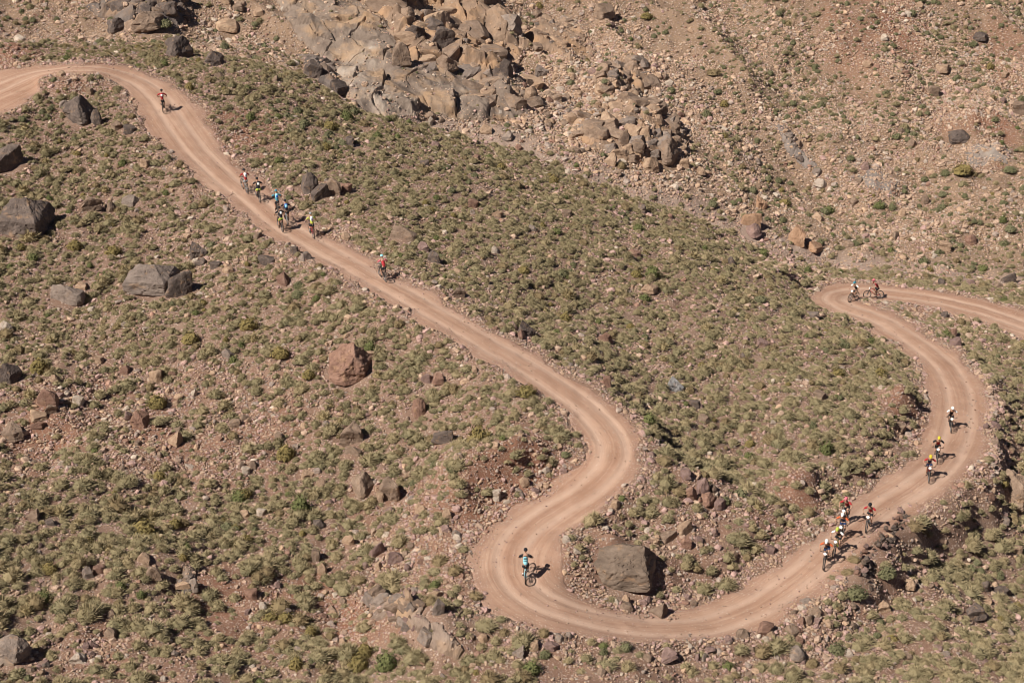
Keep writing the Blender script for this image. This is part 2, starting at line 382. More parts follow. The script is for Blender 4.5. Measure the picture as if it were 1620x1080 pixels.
def mat_rock(name, key, scale=1.0):
    t = NT(name); o = t.coord(); a, b, c3 = ROCKC[key]
    off = t.t.nodes.new('ShaderNodeVectorMath'); off.operation = 'ADD'
    t.link(o, off.inputs[0]); r = t.rand(); t.link(t.comb(t.math('MULTIPLY', r, 37.0), t.math('MULTIPLY', r, 11.0), 0.0), off.inputs[1]); o = off.outputs[0]
    n1 = t.noise(o, 1.6 * scale, 6, 0.65); n2 = t.noise(o, 7 * scale, 5, 0.7)
    c = t.ramp(t.math('ADD', t.math('MULTIPLY', n1, 0.7), t.math('MULTIPLY', n2, 0.3)), [(0.36, a), (0.5, b), (0.64, c3)])
    c = t.mix(t.ramp(t.noise(o, 2.3 * scale, 4), [(0.56, (0, 0, 0)), (0.68, (0.55, 0.55, 0.55))]), c, (0.30, 0.190, 0.115))
    c = t.mix(0.6, c, t.mix(1.0, c, t.ramp(r, [(0, (0.72, 0.70, 0.70)), (1, (1.28, 1.25, 1.2))]), 'MULTIPLY'))
    cr = t.voro(o, 2.0 * scale, 'DISTANCE_TO_EDGE')
    crack = t.ramp(cr.outputs['Distance'], [(0.0, (0, 0, 0)), (0.035, (1, 1, 1))])
    nm = t.bump(crack, 0.35, 0.05); nm = t.bump(n1, 0.6, 0.16, nm); nm = t.bump(n2, 0.7, 0.06, nm)
    return t.finish(c, nm)

def mat_outcrop(name, a, b, c3, stain=(0.34, 0.22, 0.13), stain_at=0.5):
    t = NT(name); o = t.coord()
    mp = t.t.nodes.new('ShaderNodeMapping'); mp.inputs['Rotation'].default_value = (0, 0, R(30)); mp.inputs['Scale'].default_value = (1.0, 0.55, 0.8)
    t.link(o, mp.inputs[0]); q = mp.outputs[0]
    n1 = t.noise(q, 0.45, 7, 0.62); n2 = t.noise(q, 2.5, 6, 0.7)
    c = t.ramp(t.math('ADD', t.math('MULTIPLY', n1, 0.65), t.math('MULTIPLY', n2, 0.35)), [(0.36, a), (0.5, b), (0.64, c3)])
    c = t.mix(t.ramp(t.noise(o, 0.30, 5), [(stain_at, (0, 0, 0)), (stain_at + 0.14, (0.8, 0.8, 0.8))]), c, stain)
    c = t.mix(t.math('MULTIPLY', t.attr('pale'), t.ramp(n1, [(0.4, (0.2, 0.2, 0.2)), (0.6, (0.9, 0.9, 0.9))])), c, (0.36, 0.305, 0.255))
    nm = t.bump(n1, 0.6, 0.5); nm = t.bump(n2, 0.6, 0.16, nm)
    return t.finish(c, nm)

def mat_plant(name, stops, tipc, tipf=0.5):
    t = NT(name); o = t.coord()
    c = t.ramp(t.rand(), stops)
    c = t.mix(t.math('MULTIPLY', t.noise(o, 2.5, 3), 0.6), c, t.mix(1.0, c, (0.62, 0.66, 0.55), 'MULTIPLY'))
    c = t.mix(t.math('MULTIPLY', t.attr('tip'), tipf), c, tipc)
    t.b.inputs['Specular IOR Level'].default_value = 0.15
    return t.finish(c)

def mat_plain(name, c, rough=0.7, metal=0.0, var=0.15):
    t = NT(name); o = t.coord()
    t.b.inputs['Roughness'].default_value = rough; t.b.inputs['Metallic'].default_value = metal
    return t.finish(t.mix(t.math('MULTIPLY', t.noise(o, 14, 3), var * 2), c, tuple(v * 0.7 for v in c)))

M_GROUND = mat_ground(); M_TRACK = mat_track()
M_ROCK = {k: mat_rock(k + '_rock', k) for k in ROCKC}
for k, g in (('brown', 2.05), ('tan', 1.28), ('purple', 1.95), ('grey', 1.7), ('pale', 1.1), ('rust', 1.5)):
    ROCKC[k + '_loose'] = tuple(tuple(min(c * g, .6) for c in q) for q in ROCKC[k])
M_PEB = {k: mat_rock(k + '_stone', k + '_loose', 0.5) for k in ('brown', 'tan', 'purple', 'grey', 'pale', 'rust')}
M_TUSS = mat_plant('olive_tussock', [(0.0, (0.095, 0.088, 0.048)), (0.3, (0.142, 0.120, 0.068)), (0.55, (0.108, 0.104, 0.060)), (0.8, (0.170, 0.138, 0.080)), (1.0, (0.205, 0.158, 0.092))], (0.44, 0.355, 0.210), 0.85)  # straw tips over a woody base, darkened further to paint in the tuft's shade
M_CUSH = mat_plant('green_cushion', [(0.0, (0.100, 0.100, 0.050)), (0.5, (0.125, 0.120, 0.064)), (1.0, (0.145, 0.136, 0.080))], (0.22, 0.205, 0.115), 0.55)
M_YELL = mat_plant('yellow_bush', [(0.0, (0.135, 0.110, 0.045)), (1.0, (0.185, 0.142, 0.060))], (0.28, 0.215, 0.085), 0.65)
M_BRIGHT = mat_plant('leaf_green_bush', [(0.0, (0.090, 0.104, 0.040)), (1.0, (0.125, 0.135, 0.052))], (0.19, 0.185, 0.08), 0.6)
M_STRAW = mat_plant('straw_tussock', [(0.0, (0.26, 0.20, 0.105)), (1.0, (0.31, 0.245, 0.135))], (0.42, 0.34, 0.20), 0.7)
M_BROWN = mat_plant('dry_brown_tussock', [(0.0, (0.165, 0.120, 0.068)), (1.0, (0.200, 0.150, 0.085))], (0.27, 0.20, 0.115), 0.6)

# ------------------------------------------------------------------ object helpers
def meta(o, label=None, cat=None, group=None, kind=None):
    if label: o['label'] = label
    if cat: o['category'] = cat
    if group: o['group'] = group
    if kind: o['kind'] = kind
    return o
def link(name, me, parent=None, loc=None):
    o = bpy.data.objects.new(name, me); COL.objects.link(o)
    if parent is not None: o.parent = parent
    if loc is not None: o.location = loc
    return o
def mesh_np(name, v, f, mat=None, attrs=None, smooth=False):
    me = bpy.data.meshes.new(name)
    v = np.asarray(v, dtype=np.float32); f = np.asarray(f, dtype=np.int32)
    k = f.shape[1]
    me.vertices.add(len(v)); me.vertices.foreach_set('co', v.ravel())
    me.loops.add(f.size); me.loops.foreach_set('vertex_index', f.ravel())
    me.polygons.add(len(f)); me.polygons.foreach_set('loop_start', np.arange(0, f.size, k, dtype=np.int32))
    me.polygons.foreach_set('use_smooth', np.full(len(f), smooth))
    for an, av in (attrs or {}).items():
        a = me.attributes.new(an, 'FLOAT', 'POINT'); a.data.foreach_set('value', np.asarray(av, dtype=np.float32).ravel())
    me.update(calc_edges=True)
    if mat is not None: me.materials.append(mat)
    return me
def grid_mesh(name, xs, ys, Z, keep, mat, attrs=None, smooth=True):
    """quads of a height field where keep (per cell) is true"""
    ny, nx = Z.shape
    idx = np.arange(ny * nx).reshape(ny, nx)
    q = np.stack([idx[:-1, :-1], idx[:-1, 1:], idx[1:, 1:], idx[1:, :-1]], -1)[keep]
    used, inv = np.unique(q, return_inverse=True)
    XX, YY = np.meshgrid(xs, ys)
    v = np.stack([XX.ravel()[used], YY.ravel()[used], Z.ravel()[used]], 1)
    at = {k: a.ravel()[used] for k, a in (attrs or {}).items()}
    return mesh_np(name, v, inv.reshape(-1, 4), mat, at, smooth)

# ------------------------------------------------------------------ the hillside and the far slope (one ground sheet), hills beyond it
cxx = (gx[:-1] + gx[1:]) / 2; cyy = (gy[:-1] + gy[1:]) / 2
KX, KY = np.meshgrid(cxx, cyy)
half = 0.36 * KY + 13
FINE = (np.abs(KX) < half) & (KY > 57) & (KY < 196)
TREL = TZ + np.where(EDGE > 0.3, 0.10 * fbm(GXX / 0.5, GYY / 0.5, 2, 51), 0)
ter = link('hillside', grid_mesh('hillside', gx, gy, TREL, FINE, M_GROUND, {'red': RED, 'far': FAR, 'bed': BED}))
meta(ter, 'stony scrub covered hillside of pinkish brown soil', kind='structure')

ax = np.arange(-260, 260.1, 2.5); ay = np.arange(-60, 420.1, 2.5)
AX, AY = np.meshgrid(ax, ay)
AZ = base_z(AX, AY)
AZ = np.where(AY > 232, np.maximum(AZ, 30), AZ) + 2.0 * fbm(AX / 22, AY / 22, 4, 61)
inside = sstep(0, 10, np.minimum(np.minimum(AX - X0, X1 - AX), np.minimum(AY - Y0, Y1 - AY)))
AZ = AZ * (1 - inside) + bil(TZ, X0, Y0, GS, AX, AY) * inside
acx = (ax[:-1] + ax[1:]) / 2; acy = (ay[:-1] + ay[1:]) / 2
ACX, ACY = np.meshgrid(acx, acy)
core = (np.abs(ACX) < 0.36 * ACY + 13 - 3.5) & (ACY > 60.5) & (ACY < 192.5)
edgez = (np.abs(AX) < 0.36 * AY + 16) & (AY > 54) & (AY < 199)
AZ = AZ - np.where(edgez, 0.45, 0)
hills = link('hills', grid_mesh('hills', ax, ay, AZ, ~core, M_GROUND, {'red': AX * 0, 'far': sstep(150, 170, AY), 'bed': AX * 0}))
meta(hills, kind='structure')

# ------------------------------------------------------------------ the dirt track
TS = 0.125
tx = np.arange(-56, 56.01, TS); ty = np.arange(64, 146.01, TS)
TXX, TYY = np.meshgrid(tx, ty)
e_ = bil(EDGE, X0, Y0, GS, TXX, TYY) + 0.30 * fbm(TXX / 0.45, TYY / 0.35, 2, 71)
lat_ = bil(RLAT, X0, Y0, GS, TXX, TYY); z_ = bil(RZ, X0, Y0, GS, TXX, TYY); s_ = bil(RS, X0, Y0, GS, TXX, TYY)
ruts = -0.05 * (np.exp(-((lat_ - 0.8) / 0.28) ** 2) + np.exp(-((lat_ + 0.8) / 0.28) ** 2))
z_ = z_ + ruts + 0.05 * fbm(TXX / 0.9, TYY / 0.9, 3, 81) - 0.30 * sstep(-0.1, 0.35, e_) + 0.01
ec = (e_[:-1, :-1] + e_[1:, 1:]) / 2
track = link('dirt_track', grid_mesh('dirt_track', tx, ty, z_, ec < 0.45, M_TRACK, {'lat': lat_, 'along': s_, 'edge': sstep(-0.9, 0.1, e_)}))
meta(track, 'pale pinkish dirt track winding down the slope in hairpins', kind='structure')

# ------------------------------------------------------------------ rocks
def ico(sub):
    bm = bmesh.new(); bmesh.ops.create_icosphere(bm, subdivisions=sub, radius=1)
    bm.verts.ensure_lookup_table()
    v = np.array([p.co[:] for p in bm.verts]); f = np.array([[q.index for q in p.verts] for p in bm.faces]); bm.free()
    return v, f
ICO = {k: ico(k) for k in (1, 2, 3, 4, 5)}
def rock_mesh(name, seed, sub, planes=14, rough=0.05, mat=None, dmin=0.55, facets=None, blocky=False):
    r = np.random.RandomState(seed)
    v, f = ICO[sub]
    nrm = r.normal(size=(planes, 3)); dd = r.uniform(dmin, 1.0, planes)
    if blocky:                       # three joint sets and a few broken corners
        ax3 = np.array([[1, 0, 0], [-1, 0, 0], [0, 1, 0], [0, -1, 0], [0, 0, 1], [0, 0, -1]], float) + r.normal(0, .20, (6, 3))
        nrm = np.concatenate([ax3, r.normal(size=(5, 3))]); dd = np.concatenate([r.uniform(.62, .85, 6), r.uniform(.72, .95, 5)])
    if facets is not None:
        nrm = np.array([q[:3] for q in facets], float); dd = np.array([q[3] for q in facets], float)
    nrm /= np.linalg.norm(nrm, axis=1)[:, None]
    dt = v @ nrm.T
    rad = np.where(dt > 0.12, dd[None] / np.maximum(dt, 0.12), 9)
    rad = np.minimum(np.sort(rad, 1)[:, 0], 1.32)
    if rough > 0:
        fr = 1.7
        nz = np.array([mnoise.fractal(Vector(p) * fr + Vector((seed * 3.1, seed * 1.7, 0)), 0.8, 2.1, 5) for p in v])
        rad = rad * (1 + rough * nz)
        if sub >= 4:
            rg = np.array([abs(mnoise.noise(Vector(p) * 2.6 + Vector((0, seed * 2.3, 5)))) for p in v])
            rad -= 0.05 * np.exp(-(rg / 0.035) ** 2)
    hz = np.stack([v[:, 0], v[:, 1], np.zeros(len(v))], 1); hyp = np.linalg.norm(hz, axis=1); hz /= np.maximum(hyp, 1e-6)[:, None]
    dth = hz @ nrm.T
    rh = np.minimum(np.where(dth > 0.12, dd[None] / np.maximum(dth, 0.12), 9).min(1), 1.32) * (rad / np.maximum(np.minimum(np.where(dt > 0.12, dd[None] / np.maximum(dt, 0.12), 9).min(1), 1.32), .1))
    vv = v * rad[:, None]
    low = v[:, 2] < 0                # below its middle a rock stands in the ground: straight sides, no undercut
    vv[low] = np.stack([hz[low, 0] * rh[low] * np.minimum(1, hyp[low] * 1.5), hz[low, 1] * rh[low] * np.minimum(1, hyp[low] * 1.5), v[low, 2]], 1)
    vv /= np.abs(vv).max(0)[None]
    vv[:, :2] *= (1 + 0.12 * np.clip(-vv[:, 2:3], 0, 1))
    if not blocky: vv[:, :2] *= (1 - 0.22 * np.clip(vv[:, 2:3], 0, 1))
    return mesh_np(name, vv, f, mat)
BIG = [rock_mesh('boulder', 100 + i, 5, 11 + i // 2, 0.11, dmin=0.48) for i in range(7)]
MED = [rock_mesh('boulder', 200 + i, 4, 9 + i // 2, 0.09, dmin=0.45) for i in range(9)]
SML = [rock_mesh('rock', 300 + i, 3, 8 + i // 2, 0.04, dmin=0.42) for i in range(8)]
STN = [rock_mesh('stone', 400 + i, 2, 7 + i // 2, 0.0, dmin=0.42, blocky=(i % 2 == 0)) for i in range(6)]
BLK = [rock_mesh('block', 500 + i, 3 if i < 5 else 4, rough=0.05, blocky=True) for i in range(8)]
HUGE = rock_mesh('boulder', 601, 5, rough=0.085, facets=[(-.16, -.74, .65, .56), (.96, -.22, .16, .74), (.10, .45, .89, .76), (-.52, -.30, .80, .50), (-.98, .1, .1, .95), (0, 1, .1, .9), (.1, -.95, .1, .86), (.55, .6, .6, .86), (-.3, .5, .8, .80)])
PEAK = rock_mesh('boulder', 602, 5, rough=0.12, facets=[(-.3, -.6, .74, .60), (.85, -.25, .45, .68), (-.85, -.1, .5, .66), (.2, .7, .7, .8), (.45, -.8, .3, .74), (-.5, -.8, .2, .85), (0, .9, .4, .9)])
BROAD = rock_mesh('boulder', 603, 5, rough=0.10, facets=[(-.1, -.7, .7, .62), (.7, -.3, .65, .74), (-.6, -.2, .75, .76), (.1, .3, .95, .72), (.95, -.2, .2, .85), (-.95, 0, .3, .95), (0, 1, .2, .95)])
for me in BIG + MED + SML + STN + BLK + [HUGE, PEAK, BROAD]: me.materials.append(M_ROCK['brown'])
def set_mat(o, m):
    o.material_slots[0].link = 'OBJECT'; o.material_slots[0].material = m

FOOT = []       # (x, y, r) taken by rocks and bushes
LM = []         # landmarks: (u, v, phrase)
PHOTO = 'boulders strewn over the slope'
def boulder(u, vb, w, h, kind, label, ref=None, name='boulder', cat='boulder', tilt=None, deep=0.29, shape=None):
    p, d = P(u, vb)
    s = FPX / d
    W = w / s; H = max(h / s * 0.84, 0.25 * W)
    D = W * rng.uniform(0.75, 0.95)
    lib = BIG if w >= 55 else (MED if w >= 24 else SML + BLK[:5])
    o = link(name, shape or rng.choice(lib))
    set_mat(o, M_ROCK[kind])
    Hs = H / (2 * (1 - deep))
    o.scale = (W / 2 * 1.04, D / 2, Hs)
    y = p[1] + D * 0.36
    z = float(ground(p[0], y))
    o.location = (p[0], y, min(z, p[2] + 0.5) + Hs * (1 - 2 * deep))
    o.rotation_euler = (rng.uniform(-.12, .12), rng.uniform(-.15, .15) if tilt is None else tilt, rng.uniform(-.4, .4) + rng.choice((0, math.pi)))
    if shape: o.rotation_euler = (0, 0, 0)
    meta(o, label, cat)
    FOOT.append((p[0], y, W * 0.48))
    if ref: LM.append((u, vb - h * 0.4, ref))
    return o

# ------------------------------------------------------------------ rock outcrops (height fields of fractured blocks)
def poly_dist(px, py, poly):
    poly = np.asarray(poly); nxt = np.roll(poly, -1, axis=0)
    ins = np.zeros(px.shape, bool); best = np.full(px.shape, 1e9)
    for (x0, y0), (x1, y1) in zip(poly, nxt):
        cond = ((y0 > py) != (y1 > py)) & (px < (x1 - x0) * (py - y0) / (y1 - y0 + 1e-12) + x0)
        ins ^= cond
        ex, ey = x1 - x0, y1 - y0
        t = np.clip(((px - x0) * ex + (py - y0) * ey) / (ex * ex + ey * ey + 1e-9), 0, 1)
        best = np.minimum(best, np.hypot(px - x0 - t * ex, py - y0 - t * ey))
    return np.where(ins, best, -best)
OUT = []
def outcrop(poly_uv, label, mat, H, cell, seed, step=0.16, tilt=0.35, stretch=(1, 1), crack=0.12, ref=None, pale=None, edge=1.6, blocks=0, bsize=(.5, 1.5), bkind=('tan', 'brown', 'brown', 'brown', 'grey')):
    w = np.array([P(u, v)[0][:2] for u, v in poly_uv])
    x0, y0 = w.min(0) - 1; x1, y1 = w.max(0) + 1
    xs = np.arange(x0, x1, step); ys = np.arange(y0, y1, step * 1.3)
    X, Y = np.meshgrid(xs, ys)
    wob = 0.8 * fbm(X / 1.6, Y / 1.6, 3, seed)
    d = poly_dist(X, Y, w) + wob
    r = np.random.RandomState(seed)
    nxc = int((x1 - x0) / (cell * stretch[0])) + 3; nyc = int((y1 - y0) / (cell * stretch[1])) + 3
    sx, sy = np.meshgrid(np.arange(nxc) - 1, np.arange(nyc) - 1)
    sx = x0 + (sx + r.uniform(0, 1, sx.shape)) * cell * stretch[0]; sy = y0 + (sy + r.uniform(0, 1, sy.shape)) * cell * stretch[1]
    sx = sx.ravel(); sy = sy.ravel()
    hh = r.uniform(-0.5, 0.6, len(sx)) * H * 0.55; ga = r.normal(0, tilt, len(sx)); gb = r.normal(0.0, tilt, len(sx))
    Xw = X + 0.25 * cell * fbm(X / cell, Y / cell, 3, seed + 3); Yw = Y + 0.25 * cell * fbm(X / cell, Y / cell, 3, seed + 4)
    f1 = np.full(X.shape, 1e9); f2 = f1.copy(); hz = np.zeros(X.shape)
    for a, b, h, p_, q_ in zip(sx, sy, hh, ga, gb):
        dd = np.hypot((Xw - a) / stretch[0], (Yw - b) / stretch[1])
        m = dd < f1
        f2 = np.where(m, f1, np.minimum(f2, dd)); f1 = np.where(m, dd, f1)
        hz = np.where(m, h + p_ * (X - a) + q_ * (Y - b), hz)
    ck = np.exp(-((f2 - f1) / 0.10) ** 2)
    for _ in range(int(0.32 / step)):  # weathered joints, not knife edges
        hz[1:-1, 1:-1] = (hz[1:-1, 1:-1] * 2 + hz[:-2, 1:-1] + hz[2:, 1:-1] + hz[1:-1, :-2] + hz[1:-1, 2:]) / 6
    off = H * np.clip(d / edge, 0, 1) ** 0.6 + (hz - ck * crack * 0.7 * (1 + H)) * np.clip(d / 0.8, 0, 1) + 0.16 * fbm(X / 0.9, Y / 0.9, 4, seed + 9) * min(1, H)
    Z = bare_ground(X, Y) + np.where(d > 0, off + 0.05, -0.5)
    dc = (d[:-1, :-1] + d[1:, 1:]) / 2
    pl = np.zeros(X.shape)
    for (u, v, rad) in (pale or []):
        q = P(u, v)[0]
        pl = np.maximum(pl, 0.9 * np.exp(-(((X - q[0]) ** 2 + (Y - q[1]) ** 2) / rad ** 2) * (1 + 1.5 * fbm(X / 1.2, Y / 1.2, 3, seed + 5))))
    o = link('rock_outcrop', grid_mesh('rock_outcrop', xs, ys, Z, dc > -0.35, mat, {'pale': pl}, smooth=False))
    meta(o, label, 'rock outcrop')
    OUT.append((w, ref))
    ww = (GXX > xs[0] + step) & (GXX < xs[-1] - step) & (GYY > ys[0] + step) & (GYY < ys[-1] - step)
    fx = (GXX[ww] - xs[0]) / step; fy = (GYY[ww] - ys[0]) / (step * 1.3)
    ii = np.clip(fx.astype(int), 0, len(xs) - 2); jj = np.clip(fy.astype(int), 0, len(ys) - 2)
    SURF[ww] = np.maximum(SURF[ww], np.where(d[jj, ii] > 0, Z[jj, ii], -99)); TOPZ[ww] = np.maximum(TOPZ[ww], SURF[ww])
    n_b = 0
    while n_b < blocks:                # loose joint blocks of the crag, each a part
        bx_, by_ = r.uniform(x0, x1), r.uniform(y0, y1)
        if poly_dist(np.array([bx_]), np.array([by_]), w)[0] < 0.2: continue
        s_ = bsize[0] + (bsize[1] - bsize[0]) * r.uniform() ** 1.8
        q = link('block', BLK[r.randint(len(BLK))], o); set_mat(q, M_ROCK[bkind[r.randint(len(bkind))]])
        q.location = (bx_, by_, float(ground(bx_, by_)) + s_ * r.uniform(-.42, -.02)); q.scale = (s_ * r.uniform(.5, .75), s_ * r.uniform(.45, .65), s_ * r.uniform(.35, .6))
        q.rotation_euler = (r.uniform(-.5, .5), r.uniform(-.4, .4), r.uniform(-.8, .8) + math.pi * r.randint(2)); n_b += 1
    if ref:
        c = np.mean(poly_uv, 0); LM.append((c[0], c[1], ref))
    return o
MO_GREY = mat_outcrop('grey_cliff_rock', (0.135, 0.100, 0.080), (0.200, 0.152, 0.120), (0.270, 0.210, 0.165), stain=(0.36, 0.235, 0.14), stain_at=0.50)
MO_TAN = mat_outcrop('tan_cliff_rock', (0.160, 0.108, 0.076), (0.240, 0.165, 0.116), (0.325, 0.230, 0.162), stain=(0.38, 0.235, 0.135), stain_at=0.46)
MO_DARK = mat_outcrop('dark_cliff_rock', (0.085, 0.068, 0.060), (0.140, 0.112, 0.098), (0.205, 0.165, 0.140), stain=(0.24, 0.155, 0.10), stain_at=0.52)
MO_BLUE = mat_outcrop('blue_grey_rock', (0.130, 0.106, 0.094), (0.185, 0.152, 0.134), (0.250, 0.208, 0.180), stain=(0.27, 0.19, 0.14), stain_at=0.56)
outcrop([(430,-12),(560,-14),(620,40),(650,100),(735,100),(800,150),(850,185),(770,192),(690,186),(620,188),(570,174),(535,134),(510,95),(465,60)], 'broad grey cliff slab with a pale water streak at its left', MO_GREY, 0.8, 3.6, 3, step=0.10, tilt=0.14, crack=0.34, ref='the broad grey cliff', pale=[(545,125,2.2),(560,150,2.5),(575,110,1.6),(600,80,1.3),(710,150,1.2),(600,165,1.6)], edge=2.5)
outcrop([(545,-14),(780,-14),(815,30),(830,90),(800,125),(760,130),(720,112),(650,105),(620,50),(575,10)], 'orange brown fractured crag above the grey cliff slab', MO_TAN, 1.2, 2.0, 13, step=0.09, tilt=0.30, stretch=(1, 1.2), crack=0.25, ref='the orange brown crag', blocks=34, bsize=(0.9, 3.6))
outcrop([(735,100),(790,95),(840,130),(850,165),(800,180),(740,150)], 'fractured grey face at the right end of the cliff', MO_GREY, 0.9, 2.4, 23, tilt=0.16, stretch=(0.8, 1.4), crack=0.3, ref='the fractured grey face', blocks=18, bsize=(0.8, 2.8))
outcrop([(805,45),(860,18),(915,40),(945,85),(900,98),(860,82),(820,75)], 'grey tan ledge high on the far slope', MO_TAN, 0.7, 2.8, 33, tilt=0.15, stretch=(1.2, 1), crack=0.25, ref='the grey tan ledge', blocks=26, bsize=(0.5, 1.5))
outcrop([(930,125),(980,92),(1015,98),(1040,130),(1005,152),(950,150)], 'dark tilted rock ribs above the talus', MO_TAN, 0.8, 2.0, 43, tilt=0.25, stretch=(0.8, 1.5), crack=0.3, ref='the dark tilted ribs', blocks=44, bsize=(0.5, 1.7))
outcrop([(905,215),(925,180),(985,155),(1045,170),(1085,215),(1078,252),(1020,264),(950,244)], 'heap of broken tan crag under the talus boulders', MO_TAN, 0.5, 2.0, 53, tilt=0.2, crack=0.3, blocks=110, bsize=(0.5, 2.0))
outcrop([(140,12),(200,-12),(300,-12),(308,28),(280,56),(230,54),(180,34)], 'black brown crag at the top left', MO_DARK, 0.9, 2.4, 63, tilt=0.2, stretch=(0.8, 1.3), crack=0.35, ref='the black brown crag', blocks=44, bsize=(0.6, 2.0), bkind=('dark', 'dark', 'brown'))
outcrop([(475,90),(520,92),(548,138),(535,152),(500,130)], 'dark shaded ledge left of the pale streak', MO_DARK, 0.8, 2.0, 73, tilt=0.15, crack=0.3, blocks=12, bsize=(0.6, 1.4), bkind=('dark', 'grey'))
outcrop([(1505,238),(1560,228),(1598,240),(1590,258),(1540,262)], 'flat grey rock patch at the right of the far slope', MO_BLUE, 0.30, 2.5, 83, tilt=0.06, crack=0.1, ref='the flat grey patch', pale=[(1570,244,1.2),(1545,258,1.3)])
outcrop([(1355,278),(1395,272),(1422,290),(1410,312),(1375,300)], 'small blue grey rock patch in the middle of the far slope', MO_BLUE, 0.35, 1.6, 93, tilt=0.12, crack=0.15, ref='the small blue grey patch')
outcrop([(1226,198),(1240,202),(1265,240),(1290,262),(1275,266),(1245,240)], 'narrow blue grey rock rib running down the far slope', MO_BLUE, 0.5, 1.4, 103, tilt=0.2, crack=0.25, ref='the narrow blue grey rib', blocks=14, bsize=(0.3, 0.8), bkind=('grey', 'dark'))
outcrop([(575,950),(610,938),(655,950),(685,985),(700,1010),(735,1030),(725,1045),(690,1030),(655,1008),(610,985)], 'craggy brown ridge with a shaded right side below the hairpin', mat_outcrop('brown_ridge_rock', (0.16, 0.115, 0.09), (0.25, 0.185, 0.145), (0.33, 0.255, 0.205)), 0.9, 1.3, 113, step=0.12, tilt=0.25, crack=0.3, ref='the craggy ridge', blocks=46, bsize=(0.3, 1.0), bkind=('brown', 'brown', 'grey', 'purple'))
outcrop([(270,918),(300,905),(320,935),(300,945)], 'small shaded ledge in the lower left scrub', MO_DARK, 0.5, 1.0, 123, step=0.1, tilt=0.25, crack=0.3, blocks=10, bsize=(0.25, 0.7), bkind=('grey', 'brown'))
outcrop([(0,1030),(30,1015),(50,1045),(20,1060),(-20,1058)], 'flat grey slab ledge in the bottom left corner', MO_GREY, 0.35, 1.6, 133, step=0.12, tilt=0.12, crack=0.15)

B = boulder
# near the lower hairpin
B(991,934,108,66,'umber','huge angular brown boulder inside the lower hairpin','the huge hairpin boulder',shape=HUGE)
B(1045,976,36,28,'brown','round brown boulder in front of the huge hairpin boulder','the round boulder by the track')
B(989,956,19,17,'tan','small pinkish block at the foot of the huge hairpin boulder')
B(550,608,84,56,'rust','big rust red boulder standing on the left slope','the big rust red boulder',shape=PEAK)
B(572,786,42,38,'brown','orange brown boulder, left of two side by side below the rust one','the left of the paired brown boulders')
B(622,796,47,40,'brown','blocky brown boulder, right of two side by side near the bank','the right of the paired brown boulders')
B(600,794,15,20,'tan','narrow upright stone wedged between the paired brown boulders')
B(658,658,34,32,'rust','red brown pointed boulder right of and below the big rust one','the red brown pointed boulder')
B(555,704,42,40,'brown','dark sided brown boulder above the paired brown boulders','the dark sided brown boulder')
B(558,722,26,16,'brown','low brown rock under the dark sided boulder')
B(704,702,38,24,'dark','charcoal flat rock on scrub left of the bend','the charcoal flat rock')
B(676,608,24,20,'purple','left small purple brown rock above the red brown boulder')
B(695,609,22,18,'rust','dark red wedge rock beside the small purple brown rock')
B(785,792,17,18,'pale','pale orange block lying on the cut bank of the hairpin','the pale orange bank block')
B(597,880,30,26,'purple','pinkish grey rock on rubble slope left of the hairpin','the pinkish grey rubble rock')
B(625,892,26,24,'purple','pink flat faced rock at the foot of the rubble slope')
B(553,864,23,18,'tan','tan slab rock at the left of the rubble slope')
B(687,948,28,17,'tan','flat pale rock below the track edge scrub','the flat pale rock')
B(698,974,26,30,'grey','grey standing block beside the craggy ridge below the hairpin','the grey standing block')
B(645,952,20,24,'tan','rounded tan rock at the upper end of the craggy ridge')
B(761,1018,20,17,'tan','square tan rock below the outer edge of the hairpin','the square tan rock')
B(872,1032,28,15,'purple','flat reddish rock at right of the rubble pile under the track','the flat reddish rock')
B(823,1040,26,22,'grey','grey rock at left of the rubble pile under the track')
B(845,1028,18,16,'tan','tan rock on top of the rubble pile under the track')
B(708,822,18,20,'tan','leaning tan slab beside brown bushes near the cut bank')
B(826,772,22,18,'tan','tan block at the top of the cut bank')
B(663,815,22,18,'tan','pointed tan slab among stones left of the hairpin')
# heaps right of the hairpin
B(1109,782,28,32,'purple','purple brown pointed boulder topping the heap between the track legs','the purple pointed boulder')
B(1095,792,22,26,'rust','dark red rock left of the purple pointed boulder')
B(1084,758,20,18,'purple','small dark red rock above the purple pointed boulder')
B(1120,802,26,18,'rust','wide rust rock at the base of the purple heap')
B(1140,808,22,18,'purple','right end rock of the purple heap')
B(1085,846,26,22,'tan','tan rock at the top of the rubble above the huge boulder','the tan rubble top rock')
B(1060,858,28,20,'brown','brown wide rock on rubble above the huge boulder')
B(1090,872,26,20,'rust','reddish rock at right of rubble above the huge boulder')
B(1220,876,16,17,'purple','dark squarish rock on scrub left of the descending riders','the dark squarish rock')
B(1163,885,16,14,'tan','small pink block left of the dark squarish rock')
B(1132,848,14,11,'purple','small dark rock between heap and the descending riders')
# right foreground
B(1612,806,62,62,'brown','large smooth grey brown boulder at the right edge','the smooth boulder at the right edge')
B(1544,982,36,26,'dark','dark grey rock in lower right scrub','the dark lower right rock')
B(1588,946,32,24,'dark','right dark rock of a shaded pair in right scrub','the shaded pair of rocks')
B(1561,936,20,20,'dark','left smaller dark rock of the shaded pair in right scrub')
B(1565,956,24,12,'tan','low tan rock under the shaded pair of rocks')
B(1438,934,24,18,'tan','tan rock on the slope below the stone wall','the tan rock below the wall')
B(1398,970,24,18,'tan','pinkish tan rock near the lower end of the wall','the pinkish rock by the wall end')
B(1570,792,16,15,'rust','orange red stone left of the smooth right edge boulder','the orange red stone')
B(1552,1000,18,12,'rust','reddish rock under the dark lower right rock')
B(1591,832,13,12,'grey','small grey block on far right scrub')
B(1610,880,16,18,'tan','tan stone at the right margin above the shaded pair')
